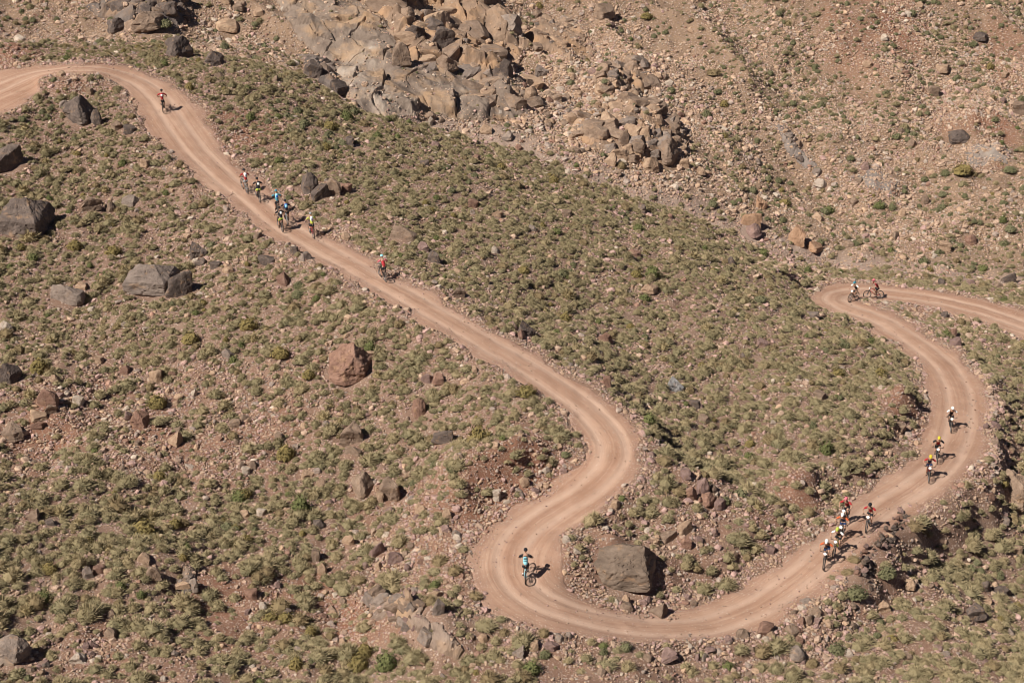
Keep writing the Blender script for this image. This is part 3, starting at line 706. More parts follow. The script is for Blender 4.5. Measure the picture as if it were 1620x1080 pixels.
# central slope
B(1067,620,32,25,'blue','blue grey cracked boulder on the scrub between the track legs','the blue grey boulder')
B(957,543,28,22,'rust','dark red brown boulder above the middle of the slope','the dark red brown boulder')
B(830,530,34,27,'dark','dark brown angular rock beside the long straight of the track','the dark rock beside the straight')
B(961,612,13,22,'rust','narrow upright reddish stone on the track verge','the upright verge stone')
B(1005,644,22,14,'tan','tan flat rock on the verge above the bend')
B(725,471,26,18,'brown','brown rock on rubble right of the lone red rider','the brown rock near the red rider')
B(637,380,42,27,'brown','brown boulder above the lone red rider','the brown boulder above the red rider')
B(690,416,28,24,'dark','dark boulder right of the brown boulder above the red rider','the dark boulder above the red rider')
B(670,398,22,16,'purple','small grey brown rock between the two boulders above the red rider')
B(1028,466,26,15,'tan','pinkish flat rock in the upper middle scrub','the pinkish flat rock')
B(1002,405,24,12,'rust','low reddish rock in the upper middle scrub')
B(1206,548,24,14,'purple','purple brown low rock right of the middle slope','the purple brown low rock')
B(1297,632,21,16,'brown','brown rounded rock in scrub left of the right hand bend','the rounded rock in right scrub')
B(1425,683,18,16,'brown','brown rock at the inner edge of the right hand bend')
B(1288,504,19,12,'grey','grey flat rock below the upper right hairpin','the grey flat rock')
B(1156,418,13,14,'dark','small dark upright stone in upper scrub','the small dark upright stone')
B(1175,568,12,11,'dark','small dark stone below the purple brown low rock')
B(1100,646,20,13,'dark','dark low rock below the blue grey boulder')
B(748,329,18,17,'rust','orange brown upright rock in the upper slope','the orange brown upright rock')
B(786,344,26,12,'tan','low tan rock right of the orange brown upright rock')
B(552,231,20,16,'dark','dark rock on the upper slope below the grey cliff','the dark rock below the cliff')
B(547,305,20,14,'rust','brown rock on upper scrub right of the dark pair')
B(753,252,13,12,'rust','small red brown rock on upper scrub near the gully')
B(1017,337,20,14,'dark','dark rock in scrub near the dry gully','the dark rock near the gully')
B(897,342,16,11,'brown','brown low rock halfway along the upper scrub')
B(672,262,17,12,'dark','charcoal low rock at the upper scrub edge')
# boulders by the upper straight
B(483,304,40,36,'dark','large dark brown boulder, left of the pair right of the riders','the left of the dark pair')
B(507,318,30,30,'dark','rounded dark boulder, front of the pair right of the riders','the front of the dark pair')
B(527,308,28,32,'brown','brown grey boulder at the right of the dark pair','the right of the dark pair')
B(122,196,54,44,'dark','dark grey boulder beside the mound at the upper bend','the dark boulder at the upper bend')
B(152,196,18,26,'dark','dark shaded block leaning on the boulder at the upper bend')
B(182,208,20,17,'brown','brown rock right of the dark boulder at the upper bend')
B(204,212,20,14,'dark','small dark rock on the inner verge of the upper bend')
B(12,272,48,46,'dark','dark boulder cut by the left edge, upper of two','the upper left edge boulder')
B(34,374,82,66,'dark','massive grey black boulder at the left edge','the massive left edge boulder',shape=BROAD)
B(141,334,38,24,'brown','low brown boulder on the upper left slope','the low brown boulder')
B(170,336,24,20,'brown','brown rock touching the right side of the low brown boulder')
B(204,329,30,18,'grey','flat grey rock on the upper left slope','the flat grey rock')
B(228,266,19,13,'tan','small tan rock on the upper left slope')
B(141,150,16,12,'tan','orange tan rock on the mound at the upper bend','the orange rock on the mound')
B(276,90,52,36,'dark','dark boulder with brown left face above the upper bend','the brown faced boulder')
B(338,104,31,26,'dark','dark pointed boulder above the upper bend','the dark pointed boulder')
B(232,52,50,30,'brown','brown slab boulder at the foot of the dark outcrop','the brown slab boulder')
B(179,52,36,22,'dark','dark rock below the dark outcrop, at left')
B(362,56,44,20,'tan','flat orange tan rock on the slope above the pointed boulder','the flat orange tan rock')
B(410,27,20,13,'tan','pale orange rock near the top edge','the pale orange top rock')
B(378,18,20,14,'brown','brown rock left of the pale orange top rock')
B(358,8,16,12,'tan','tan rock at the very top beside the brown rock')
B(500,126,42,32,'dark','dark grey rock left of the light gully at the cliff foot','the dark rock at the cliff foot')
B(533,146,34,24,'dark','dark flat rock under the dark rock at the cliff foot')
# left slope
B(236,467,82,46,'grey','long pale grey boulder, left half of the double boulder','the long double boulder',shape=BROAD)
B(286,470,46,46,'dark','dark right half of the long double boulder')
B(101,483,54,38,'grey','grey brown wedge boulder on the left slope','the grey wedge boulder')
B(130,459,26,12,'tan','flat tan rock behind the grey wedge boulder')
B(311,409,32,30,'dark','dark pointed boulder topping a small dark heap','the dark heap boulder')
B(318,420,20,12,'dark','dark rock under the pointed heap boulder')
B(340,424,20,12,'dark','flat dark rock right in the small dark heap')
B(357,433,22,14,'tan','tan rock at the end of the small dark heap')
B(419,421,30,21,'dark','dark flat topped boulder below the straight','the dark flat topped boulder')
B(448,452,25,20,'rust','reddish rock below the upper straight','the reddish rock below the straight')
B(465,402,17,16,'dark','dark rock at the edge of the upper straight')
B(5,528,24,20,'pale','pale tan rock at the left edge','the pale rock at the left edge')
B(10,606,38,38,'dark','smooth steel dark boulder at the left edge, lower of two','the steel dark boulder')
B(76,643,36,32,'rust','brown wedge boulder on bare soil at the left','the brown wedge boulder')
B(78,656,24,15,'brown','low brown rock under the brown wedge boulder')
B(247,606,23,22,'tan','tan cube shaped boulder on the left slope','the tan cube boulder')
B(84,604,19,14,'tan','rounded tan rock right of the steel dark boulder')
B(156,575,20,13,'tan','flat tan rock on the left slope','the flat tan rock')
B(220,676,28,30,'rust','dark brown wedge rock on bare soil','the dark brown wedge rock')
B(278,705,27,28,'tan','pinkish tan angular boulder on bare soil','the pinkish tan boulder')
B(18,696,36,30,'brown','grey brown boulder at the left edge above the scrub','the left edge brown boulder')
B(122,640,19,16,'pale','pale rounded rock right of the brown wedge boulder')
B(57,670,30,14,'tan','flat tan slab on bare soil at the left')
B(60,684,28,13,'rust','flat red slab on bare soil at the left')
B(306,626,11,14,'pale','small whitish stone in the middle of the left slope','the whitish stone')
B(79,553,14,11,'tan','small tan rock above the flat tan rock at left')
B(200,592,20,14,'rust','reddish broken rock left of the tan cube boulder')
B(372,676,20,14,'brown','brown flat rock right of the pinkish tan boulder')
B(440,697,14,13,'brown','small grey brown block on the slope')
B(484,758,28,16,'tan','flat tan rock left of the paired brown boulders','the flat tan rock by the pair')
B(505,770,22,16,'tan','tan rock touching the flat tan rock by the pair')
B(400,742,14,15,'brown','leaning brown stone on red soil')
B(388,750,14,12,'pale','pale stone left of the leaning brown stone')
# lower left
B(230,894,27,18,'tan','rounded tan rock in the lower left scrub','the rounded tan rock')
B(241,918,26,26,'brown','broken brown rock under the rounded tan rock')
B(140,915,22,26,'grey','leaning grey slab in the lower left scrub','the leaning grey slab')
B(155,908,20,14,'rust','reddish rock behind the leaning grey slab')
B(170,912,16,12,'tan','tan rock at right of the leaning grey slab')
B(307,940,22,26,'grey','split grey slab standing in the lower left','the split grey slab')
B(290,936,24,12,'tan','low tan rock left of the split grey slab')
B(414,964,17,14,'pale','pale orange round stone in the lower left','the pale orange round stone')
B(398,948,22,18,'rust','dark red rock behind the pale orange round stone')
B(120,1050,24,17,'pale','pale flat faced rock at the bottom left','the pale flat faced rock')
B(16,1052,54,40,'grey','low grey slab boulder in the bottom left corner','the bottom left slab')
B(176,1012,26,20,'brown','brown rock under scrub at the lower left')
B(80,832,20,16,'dark','dark square rock in the left scrub','the dark square rock')
B(53,822,26,20,'brown','brown boulder just left of the dark square rock')
B(512,908,20,22,'tan','tan boulder on red soil in the lower middle','the tan boulder on red soil')
B(498,888,16,24,'brown','upright brown slab above the tan boulder on red soil')
B(453,975,20,14,'dark','dark rock below bare red soil in the lower middle')
B(500,836,26,15,'dark','dark shaded rock beside a bush in the lower middle')
B(388,820,22,14,'tan','tan low rock on the scrub slope','the tan low rock')
B(412,816,16,11,'pale','pale stone right of the tan low rock')
# far hillside talus
B(700,80,44,36,'dark','dark blocky boulder on top of the grey cliff','the dark cliff top boulder')
B(702,110,42,28,'brown','reddish smooth boulder in the middle of the cliff','the smooth cliff boulder')
B(797,118,34,34,'dark','dark boulder at the right side of the cliff','the dark boulder right of the cliff')
B(632,103,32,38,'brown','brown split boulder at the left of the cliff blocks','the split cliff boulder')
B(655,64,34,22,'dark','dark block above the split cliff boulder')
B(684,46,34,22,'dark','dark block above the cliff top boulder')
B(640,26,30,18,'brown','brown block near the top edge over the cliff')
B(696,34,24,16,'brown','brown block left of a dark gap over the cliff')
B(836,158,28,20,'tan','tan leaning block at the right foot of the cliff','the tan block at the cliff foot')
B(855,122,26,18,'grey','grey block on talus right of the cliff','the grey talus block')
B(955,30,38,24,'brown','brown boulder near the top centre','the brown boulder at top centre')
B(940,224,44,28,'brown','brown grey boulder at the left of the talus cluster','the left talus boulder')
B(962,196,32,28,'tan','orange tan boulder at the top of the talus cluster','the top talus boulder')
B(1055,262,48,38,'brown','largest tan brown block at the foot of the talus','the largest talus block')
B(1031,272,30,26,'tan','tan wedge left of the largest talus block')
B(967,262,22,22,'tan','tan rounded block at the foot of the talus, at left','the left foot talus block')
B(1020,218,22,18,'tan','pale tan block in the middle of the talus cluster')
B(990,230,22,28,'brown','shaded brown block in the middle of the talus cluster')
B(1008,242,22,18,'brown','brown block above the tan wedge in the talus')
B(1012,236,16,16,'tan','small tan block wedged in the talus cluster')
B(1062,232,22,16,'tan','tan block right of the talus cluster top')
B(1068,214,20,18,'brown','brown narrow block at the right of the talus')
B(985,262,18,10,'pale','pale flat block at the foot of the talus')
B(772,214,24,16,'tan','tan boulder beside the gully bed','the tan boulder by the gully')
B(803,224,20,14,'grey','purplish grey rounded rock in the gully','the grey gully rock')
B(680,200,12,15,'pale','whitish stone at the cliff foot','the whitish cliff foot stone')
B(898,276,10,12,'pale','small white stone in the gully bed')
B(821,240,14,10,'rust','reddish flat stone in the gully bed')
B(905,196,18,20,'tan','tan upright block left of the talus cluster')
B(880,162,22,14,'brown','brown block on the slope between cliff and talus')
B(1108,278,17,14,'tan','orange tan cube on the far slope','the orange tan cube')
B(1083,266,14,16,'tan','tan small block right of the largest talus block')
# beyond the gully, right
B(1192,362,38,26,'orange','orange tilted slab on the far bank of the gully','the orange tilted slab')
B(1203,330,24,24,'orange','pale tan leaning block above the orange tilted slab','the leaning tan block')
B(1267,391,36,34,'orange','tan standing boulder with dark right face','the tan standing boulder')
B(1289,403,34,16,'orange','flat orange rock in front of the tan standing boulder')
B(1188,378,32,22,'purple','purple brown boulder below the orange tilted slab','the purple boulder below the slab')
B(1342,391,20,11,'brown','brown flat rock right of the tan standing boulder','the brown flat far rock')
B(1533,386,26,15,'rust','reddish boulder on the right far slope','the reddish far boulder')
B(1496,397,20,15,'tan','tan shaded boulder left of the reddish far boulder')
B(1599,448,30,20,'dark','dark boulder above the upper right track','the dark boulder above the track')
B(1537,452,17,14,'purple','purple brown block left of the dark boulder above the track')
B(1489,452,13,13,'dark','dark stone on the bank above the upper right track')
B(1581,455,16,10,'brown','low brown rock under the dark boulder above the track')
B(1513,546,22,16,'purple','purple block between the two right hand track legs','the purple block between the legs')
B(1509,536,14,20,'rust','upright red rock beside the purple block between the legs')
B(1496,503,14,12,'dark','dark stone under the edge of the upper right track')
B(1530,510,18,10,'tan','tan flat rock on the strip between the right legs')
B(1513,226,44,20,'dark','dark grey slab boulder above the grey patch at far right','the dark slab at far right')
B(1613,182,22,22,'brown','rounded boulder at the right edge of the far slope','the rounded far boulder')
B(1552,67,24,15,'dark','dark boulder in the top right','the dark top right boulder')
B(1493,118,21,13,'tan','rounded tan boulder on the far slope','the rounded tan far boulder')
B(1375,110,17,12,'tan','pale rounded boulder on the far slope','the pale rounded far boulder')
B(1437,28,11,9,'pale','pale round stone in the top right beside red soil')
B(1478,152,20,18,'brown','brown grey rock in the middle of the far slope','the brown far slope rock')
B(1590,126,18,11,'tan','tan rock right on the far slope')
B(1400,66,14,9,'pale','pale flat stone on red soil of the far slope')
B(1427,342,14,14,'tan','small tan standing stone on the lower far slope')
B(1463,322,14,14,'brown','brown upright stone on the lower far slope')

# ------------------------------------------------------------------ dry stone retaining wall on the outer side of the track
wall_uv = [(1430,812),(1415,838),(1395,858),(1378,872),(1362,892),(1360,915)]
wall = link('retaining_wall', None)
wp, _ = P(1395, 860)
wall.location = (wp[0], wp[1], wp[2])
meta(wall, 'dark dry stone retaining wall under the outer edge of the track', 'stone wall')
LM.append((1395, 860, 'the dry stone wall'))
wc = np.array([P(u, v)[0] for u, v in wall_uv])
sw = np.concatenate([[0], np.cumsum(np.linalg.norm(np.diff(wc[:, :2], axis=0), axis=1))])
L = sw[-1]
for course in range(1, 7):
    q = rng.uniform(0, .2)
    while q < L:
        wd = rng.choice((.18, .24, .3, .36, .45)) * rng.uniform(.85, 1.2)
        x = np.interp(q, sw, wc[:, 0]); y = np.interp(q, sw, wc[:, 1])
        t2 = np.array([np.interp(q + .3, sw, wc[:, 0]) - x, np.interp(q + .3, sw, wc[:, 1]) - y]); t2 = t2 / (np.linalg.norm(t2) + 1e-6)
        nx_, ny_ = -t2[1], t2[0]
        if nx_ < 0: nx_, ny_ = -nx_, -ny_
        out = 0.15 + 0.11 * (6 - course) if course < 6 else rng.uniform(-.35, .25)       # battered face, a ragged top
        z = np.interp(q, sw, wc[:, 2]) + 0.18 - (6 - course) * 0.21 + (rng.uniform(-.1, .16) if course == 6 else 0)
        s = link('stone', rng.choice(BLK[:5] + SML), wall)
        set_mat(s, M_ROCK[rng.choice(('dark', 'dark', 'umber', 'purple', 'rust'))])  # mostly dark stones, putting the shade of the wall's face into the colour
        s.location = (x + nx_ * out - wall.location.x + rng.uniform(-.1, .1), y + ny_ * out - wall.location.y + rng.uniform(-.1, .1), z - wall.location.z + rng.uniform(-.09, .09))
        k = wd * .54
        s.scale = (k * rng.uniform(.8, 1.2), k * rng.uniform(.7, 1.0), k * rng.uniform(.55, .95))
        s.rotation_euler = (rng.uniform(-.7, .7), rng.uniform(-.7, .7), math.atan2(t2[1], t2[0]) + rng.uniform(-.8, .8))
        q += wd * 0.85
for a, b, c in wc: FOOT.append((a, b, 0.9))

# ------------------------------------------------------------------ scrub: tussocks and bushes
def plant_mesh(name, seed, mat, blades=150, flat=0.62, spread=1.0, core=0.76, lean=0.12, bw=0.045, lumps=0.18, leafy=False):
    r = np.random.RandomState(seed)
    v, f = ICO[2]
    keepv = v[:, 2] > -0.35
    fm = keepv[f].all(1); f2 = f[fm]; used, inv = np.unique(f2, return_inverse=True); vv = v[used].copy()
    nz = np.array([mnoise.noise(Vector(p) * 2.2 + Vector((seed, 0, 0))) + 0.6 * mnoise.noise(Vector(p) * 5.5 + Vector((0, seed, 0))) for p in vv])
    rad = core * (1 + lumps * 1.6 * nz)
    vv = vv * rad[:, None]; tip = np.clip(vv[:, 2], 0, 1) * 0.4 + r.uniform(0, 0.3, len(vv))  # core darker low down: woody base plus shade put into the colour
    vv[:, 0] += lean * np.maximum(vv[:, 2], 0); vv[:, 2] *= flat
    V = [vv]; F = [inv.reshape(-1, 3)]; T = [tip]; nb = len(vv)
    for _ in range(blades):
        th = r.uniform(0, 2 * math.pi); ph = math.acos(r.uniform(0.02, 1.0))
        d = np.array([math.sin(ph) * math.cos(th), math.sin(ph) * math.sin(th), math.cos(ph)])
        L = r.uniform(0.85, 1.14) * spread
        if leafy:
            c = d * L * r.uniform(0.78, 1.0); s1 = np.cross(d, r.normal(size=3)); s1 /= np.linalg.norm(s1); s2 = np.cross(d, s1) + 0.5 * r.normal(size=3)
            q = bw * r.uniform(0.8, 1.6)
            P3 = np.array([c - s1 * q, c + s1 * q, c + s2 * q * 1.6])
        else:
            side = np.cross(d, [0, 0, 1]); nn = np.linalg.norm(side); side = side / nn if nn > 1e-3 else np.array([1.0, 0, 0])
            tw = r.uniform(-1, 1); up = np.cross(side, d)
            side = side * math.cos(tw) + up * math.sin(tw)
            base = d * L * r.uniform(0.45, 0.7)
            e = d * L; e[:2] *= 1 + 0.08 * r.normal(); 
            P3 = np.array([base - side * bw, base + side * bw, e])
        P3[:, 0] += lean * np.maximum(P3[:, 2], 0); P3[:, 2] *= flat
        V.append(P3); F.append(np.array([[nb, nb + 1, nb + 2]])); nb += 3
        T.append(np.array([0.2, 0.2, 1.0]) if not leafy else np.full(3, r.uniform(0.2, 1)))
    return mesh_np(name, np.concatenate(V), np.concatenate(F), mat, {'tip': np.concatenate(T)})
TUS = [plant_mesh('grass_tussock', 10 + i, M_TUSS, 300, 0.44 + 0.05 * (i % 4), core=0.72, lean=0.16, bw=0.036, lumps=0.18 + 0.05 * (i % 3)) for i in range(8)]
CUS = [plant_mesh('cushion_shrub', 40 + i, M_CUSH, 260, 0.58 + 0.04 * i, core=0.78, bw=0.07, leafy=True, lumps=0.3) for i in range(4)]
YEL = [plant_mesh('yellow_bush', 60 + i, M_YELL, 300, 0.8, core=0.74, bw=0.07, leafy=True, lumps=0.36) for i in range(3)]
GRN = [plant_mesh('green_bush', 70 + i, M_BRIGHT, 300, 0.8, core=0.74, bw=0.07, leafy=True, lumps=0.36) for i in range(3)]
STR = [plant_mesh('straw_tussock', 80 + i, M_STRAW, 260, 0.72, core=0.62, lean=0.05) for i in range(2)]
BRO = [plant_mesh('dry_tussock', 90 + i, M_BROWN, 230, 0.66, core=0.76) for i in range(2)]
KIND = {'tussock': (TUS, 'grass_tussock', 'grass tussock'), 'cushion': (CUS, 'cushion_shrub', 'shrub'), 'yellow': (YEL, 'yellow_bush', 'bush'),
        'green': (GRN, 'green_bush', 'bush'), 'straw': (STR, 'straw_tussock', 'grass tussock'), 'brown': (BRO, 'dry_tussock', 'grass tussock')}
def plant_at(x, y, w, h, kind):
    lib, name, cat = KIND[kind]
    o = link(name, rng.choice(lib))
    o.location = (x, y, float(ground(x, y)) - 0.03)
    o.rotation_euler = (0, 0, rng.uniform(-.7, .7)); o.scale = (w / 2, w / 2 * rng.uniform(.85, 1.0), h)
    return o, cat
def bush(u, vb, w, h, kind, label, ref=None):
    p, d = P(u, vb); s = FPX / d; W = w / s
    y = p[1] + W * 0.35
    o, cat = plant_at(p[0], y, W, h / s * 0.95, kind)
    meta(o, label, cat)
    FOOT.append((p[0], y, W * 0.45))
    if ref: LM.append((u, vb - h * .4, ref))
    return o
bush(390,524,36,24,'yellow','round yellow green bush on the left slope','the round yellow bush')
bush(300,546,32,22,'yellow','dark olive yellow bush left of the round yellow bush','the olive yellow bush')
bush(441,570,34,24,'yellow','yellow bush up slope of the big rust red boulder','the yellow bush by the rust boulder')
bush(487,604,24,18,'yellow','small yellow bush left of the big rust red boulder')
bush(597,600,22,18,'straw','straw tuft at the right foot of the big rust red boulder')
bush(246,648,36,26,'yellow','yellow brown bush beside bare soil at left','the yellow brown bush')
bush(511,668,30,22,'straw','bright straw tussock left of the red brown boulder','the bright straw tussock')
bush(45,634,28,22,'straw','straw tussock left of the brown wedge boulder','the left straw tussock')
bush(76,545,28,18,'straw','pale straw tuft on the upper left scrub')
bush(44,386,42,28,'straw','straw and green clump under the massive left edge boulder','the straw clump under the boulder')
bush(115,398,30,18,'yellow','olive yellow bush right of the massive left edge boulder')
bush(176,404,32,18,'yellow','yellow green bush left of the dark heap boulder')
bush(333,392,20,15,'cushion','dark green shrub right of the dark heap boulder')
bush(274,836,26,20,'yellow','yellow bush in the lower left scrub','the lower left yellow bush')
bush(467,1062,28,26,'yellow','bright yellow flowering bush at the bottom','the bright yellow bush')
bush(425,984,30,16,'yellow','flat yellow bush in the lower left scrub')
bush(75,910,30,22,'yellow','mustard bush left of the leaning grey slab')
bush(610,1064,40,38,'green','leafy green bush at the bottom middle','the leafy green bush')
bush(565,1066,38,32,'yellow','olive bush left of the leafy green bush')
bush(575,1042,34,26,'yellow','mustard bush behind the olive bush at the bottom')
bush(840,1070,34,28,'green','bright green bush below the hairpin','the bright green bush')
bush(862,1044,24,18,'cushion','green cushion behind the bright green bush')
bush(954,1028,20,11,'green','small vivid green clump under the track')
bush(767,1006,52,30,'tussock','wide olive tussock below the outside of the hairpin','the wide hairpin tussock')
bush(797,1008,22,16,'brown','brown tuft at the right of the wide hairpin tussock')
bush(695,895,34,22,'brown','golden brown tussock left of the hairpin','the golden brown tussock')
bush(720,912,30,26,'brown','dark brown tussock right of the golden brown tussock')
bush(688,912,32,20,'tussock','olive tussock below the golden brown tussock')
bush(592,936,26,18,'straw','straw tussock above the craggy ridge','the ridge straw tussock')
bush(565,925,32,14,'brown','brown flat shrub left of the ridge straw tussock')
bush(732,874,24,16,'tussock','lone tussock on bare ground left of the hairpin')
bush(752,950,28,18,'brown','brown tussock on the outer verge of the hairpin')
bush(832,632,38,22,'yellow','big olive bush beside the inner edge of the straight','the big olive bush')
bush(828,434,24,14,'yellow','olive bush in the upper middle scrub','the olive bush in mid scrub')
bush(880,372,22,12,'green','small green bush in the upper middle scrub')
bush(1007,440,24,14,'yellow','dark olive bush near the pinkish flat rock')
bush(1020,477,22,15,'green','green bush under the pinkish flat rock')
bush(1050,572,20,14,'straw','straw tuft above the blue grey boulder')
bush(1172,786,28,24,'cushion','dark green shrub right of the purple heap','the dark green shrub by the heap')
bush(1146,800,22,16,'cushion','grey green shrub touching the purple heap')
bush(1075,788,36,22,'brown','brown tussock left of the purple pointed boulder')
bush(1050,738,34,22,'brown','brown tussock above the left side of the purple heap')
bush(1326,596,26,16,'yellow','yellow olive bush left of the right hand bend','the yellow bush left of the bend')
bush(1169,590,20,11,'straw','golden tuft on the slope between the legs')
bush(1203,480,26,16,'cushion','green shrub near the upper right hairpin','the green shrub near upper hairpin')
bush(1352,892,28,20,'brown','rounded brown tussock beside the last riders','the rounded brown tussock')
bush(1342,910,26,16,'brown','brown tussock under the rounded brown tussock')
bush(1318,918,24,14,'tussock','olive tuft on the outer verge below the last riders')
bush(1450,850,36,20,'brown','wide brown tussock right of the stone wall','the wide tussock right of the wall')
bush(1402,930,36,26,'cushion','grey green shrub at the foot of the stone wall','the shrub at the wall foot')
bush(1355,958,42,30,'cushion','large dark green shrub below the wall end','the large shrub below the wall')
bush(1400,905,24,16,'tussock','olive tussock against the wall base')
bush(1363,1032,38,28,'tussock','large olive tussock on lower right scrub','the large lower right tussock')
bush(1324,1036,34,24,'cushion','dark shrub left of the large lower right tussock')
bush(1208,1046,36,32,'brown','brown bush pair at the bottom right of centre','the bottom brown bushes')
bush(1172,1042,34,22,'tussock','olive bush left of the bottom brown bushes')
bush(1330,1066,34,20,'brown','brown tussock at the bottom right')
bush(1286,1058,26,26,'brown','upright brown bush at the bottom right')
bush(1526,282,34,21,'yellow','olive yellow bush on the right far slope','the olive bush on the far slope')
bush(1130,124,34,14,'brown','brown orange bush on the far slope','the brown far bush')
bush(1136,152,17,11,'cushion','blue green cushion on the far slope','the blue green cushion')
bush(1146,172,17,13,'yellow','dark olive bush under the blue green cushion')
bush(1600,278,28,15,'cushion','dark green shrub at the right of the far slope')
bush(1616,162,14,15,'cushion','dark shrub above the rounded far boulder')
bush(1312,338,22,14,'green','bright green cushion near the gully')
bush(1392,334,24,13,'green','round bright green shrub on the lower far slope','the round bright green shrub')
bush(1242,326,22,16,'yellow','dark olive bush above the orange tilted slab')
bush(1305,340,22,16,'cushion','blue green shrub left of the bright green cushion')
bush(1455,8,22,14,'cushion','dark shrub at the top right edge')
bush(1023,34,22,12,'yellow','olive bush on the top right slope','the olive bush at top')
bush(1610,26,14,16,'cushion','dark shrub in the top right corner')
bush(590,10,18,12,'cushion','green shrub on top of the cliff')
bush(260,52,24,18,'cushion','dark green shrub against the black brown crag','the shrub against the crag')
bush(954,250,16,14,'cushion','green shrub at the foot of the talus')
bush(1600,372,22,16,'cushion','green shrub above the upper right track')
bush(1556,430,20,14,'green','bright green bush left of the dark boulder above the track')

# random positions
nr = np.random.RandomState(5)
fp = np.array(FOOT)
def free(x, y, pad=0.0):
    ok = np.ones(len(x), bool)
    for a, b, r in fp:
        ok &= ((x - a) ** 2 + (y - b) ** 2) > (r + pad) ** 2
    return ok
def on_outcrop(x, y):
    m = np.full(len(x), -9.0)
    for w, _ in OUT: m = np.maximum(m, poly_dist(x, y, w))
    return m
def field(Z, x, y): return bil(Z, X0, Y0, GS, x, y)
def candidates(step, jit, y0=57, y1=198):
    xs = np.arange(-78, 78, step); ys = np.arange(y0, y1, step)
    X, Y = np.meshgrid(xs, ys)
    X = (X + nr.uniform(-jit, jit, X.shape) * step).ravel(); Y = (Y + nr.uniform(-jit, jit, Y.shape) * step).ravel()
    m = np.abs(X) < 0.36 * Y + 12
    return X[m], Y[m]
cx_, cy_ = candidates(0.43, 0.5)
ed = field(EDGE, cx_, cy_); rd = field(RD, cx_, cy_); far = field(FAR, cx_, cy_); bare = field(BARE, cx_, cy_); bed = field(BED, cx_, cy_)
clump = fbm(cx_ / 3.2, cy_ / 3.2, 3, 13) + 0.6 * fbm(cx_ / 14, cy_ / 14, 2, 19)
prob = np.clip(0.90 + 0.40 * clump, 0.20, 0.97)
prob = prob * (1 - 0.50 * far) * (1 - far * 0.55 * sstep(0.0, 0.5, fbm(cx_ / 7 + cy_ / 15, cy_ / 12, 2, 29)))
su, sv, sz = project(cx_, cy_, ground(cx_, cy_))
prob = np.where((far > .5) & (su < 1120), prob * 0.50, prob)
prob = np.where((su < 460) & (sv > 560) & (sv < 770), prob * 0.75, prob)
prob *= (1 - 0.9 * bare) * (1 - 0.6 * bed)
prob = np.where((rd < 9) & (ed < 0.35), 0, prob); prob = np.where((rd < 9) & (ed < 1.1), prob * 0.5, prob)
oc = on_outcrop(cx_, cy_)
prob = np.where(oc > -0.4, prob * 0.06, prob)
m = (nr.uniform(0, 1, len(cx_)) < prob) & free(cx_, cy_, 0.12)
TX, TY = cx_[m], cy_[m]; fa = far[m]
N = len(TX)
tw = np.clip(nr.lognormal(-0.70, 0.42, N), 0.20, 1.35) * np.where(fa > .5, 0.95, 1.0) * (1 + 0.22 * sstep(102, 84, TY))
th = tw * nr.uniform(0.62, 0.98, N)
# neighbours of one kind grow together
kn = fbm(TX / 5, TY / 5, 2, 23) + nr.normal(0, .22, N)
kd = np.where(kn > 0.74, 1, 0)
kd = np.where((fa > .5) & (nr.uniform(0, 1, N) < 0.28), 1, kd)
rr = nr.uniform(0, 1, N)
kd = np.where(rr < 0.006, 2, np.where(rr < 0.014, 3, np.where(rr < 0.030, 4, np.where(rr < 0.075, 5, kd))))
KEYS = ['tussock', 'cushion', 'yellow', 'green', 'straw', 'brown']
pu, pv, pz = project(TX, TY, ground(TX, TY))
app = tw / pz * FPX
infr = (pu > 4) & (pu < 1616) & (pv > 8) & (pv < 1078)

LOOK = {'tussock': 'olive grass tussock', 'cushion': 'dark green cushion shrub', 'yellow': 'mustard yellow bush', 'green': 'leaf green bush', 'straw': 'straw coloured tussock', 'brown': 'dry brown tussock'}
used_labels = {}
lmu = np.array([l[0] for l in LM]); lmv = np.array([l[1] for l in LM])
def where(u, v):
    """direction and landmark: the nearest landmarks first"""
    d = np.hypot(lmu - u, lmv - v)
    for i in np.argsort(d)[:14]:
        du, dv = u - lmu[i], v - lmv[i]
        if abs(du) > abs(dv): dr = 'right of' if du > 0 else 'left of'
        else: dr = 'below' if dv > 0 else 'above'
        yield dr, LM[i][2], d[i]
ORD = ['nearest', 'second', 'third', 'fourth', 'fifth', 'sixth', 'seventh', 'eighth', 'ninth']
def give_labels(items):
    """items: list of (object, look, u, v). Ranks alike things by distance on one side of a landmark, so each label fits one thing."""
    buckets = {}
    for it in items:
        o, look, u, v = it
        for k, (dr, ph, d) in enumerate(where(u, v)):
            key = (look, dr, ph)
            buckets.setdefault(key, [])
            if len(buckets[key]) < 7:
                buckets[key].append((d, o)); break
    for (look, dr, ph), lst in buckets.items():
        lst.sort(key=lambda q: q[0])
        for k, (d, o) in enumerate(lst):
            o['label'] = f'{look} {dr} {ph}' + (f', {ORD[k]} outward' if len(lst) > 1 else '')

indiv = np.zeros(N, bool)
for k, lim in ((0, 265), (1, 150), (2, 25), (3, 25), (4, 25), (5, 60)):
    ids = np.where((kd == k) & infr)[0]
    ids = ids[np.argsort(-app[ids])][:lim]
    indiv[ids] = True
items = []
for i in np.where(indiv)[0]:
    k = KEYS[kd[i]]
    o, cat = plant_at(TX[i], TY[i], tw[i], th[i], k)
    o['category'] = cat; o['group'] = 'scrub plants on the stony slope'
    sz_ = 'large ' if tw[i] > 1.0 else ('small ' if tw[i] < 0.7 else '')
    items.append((o, sz_ + LOOK[k], pu[i], pv[i]))
give_labels(items)

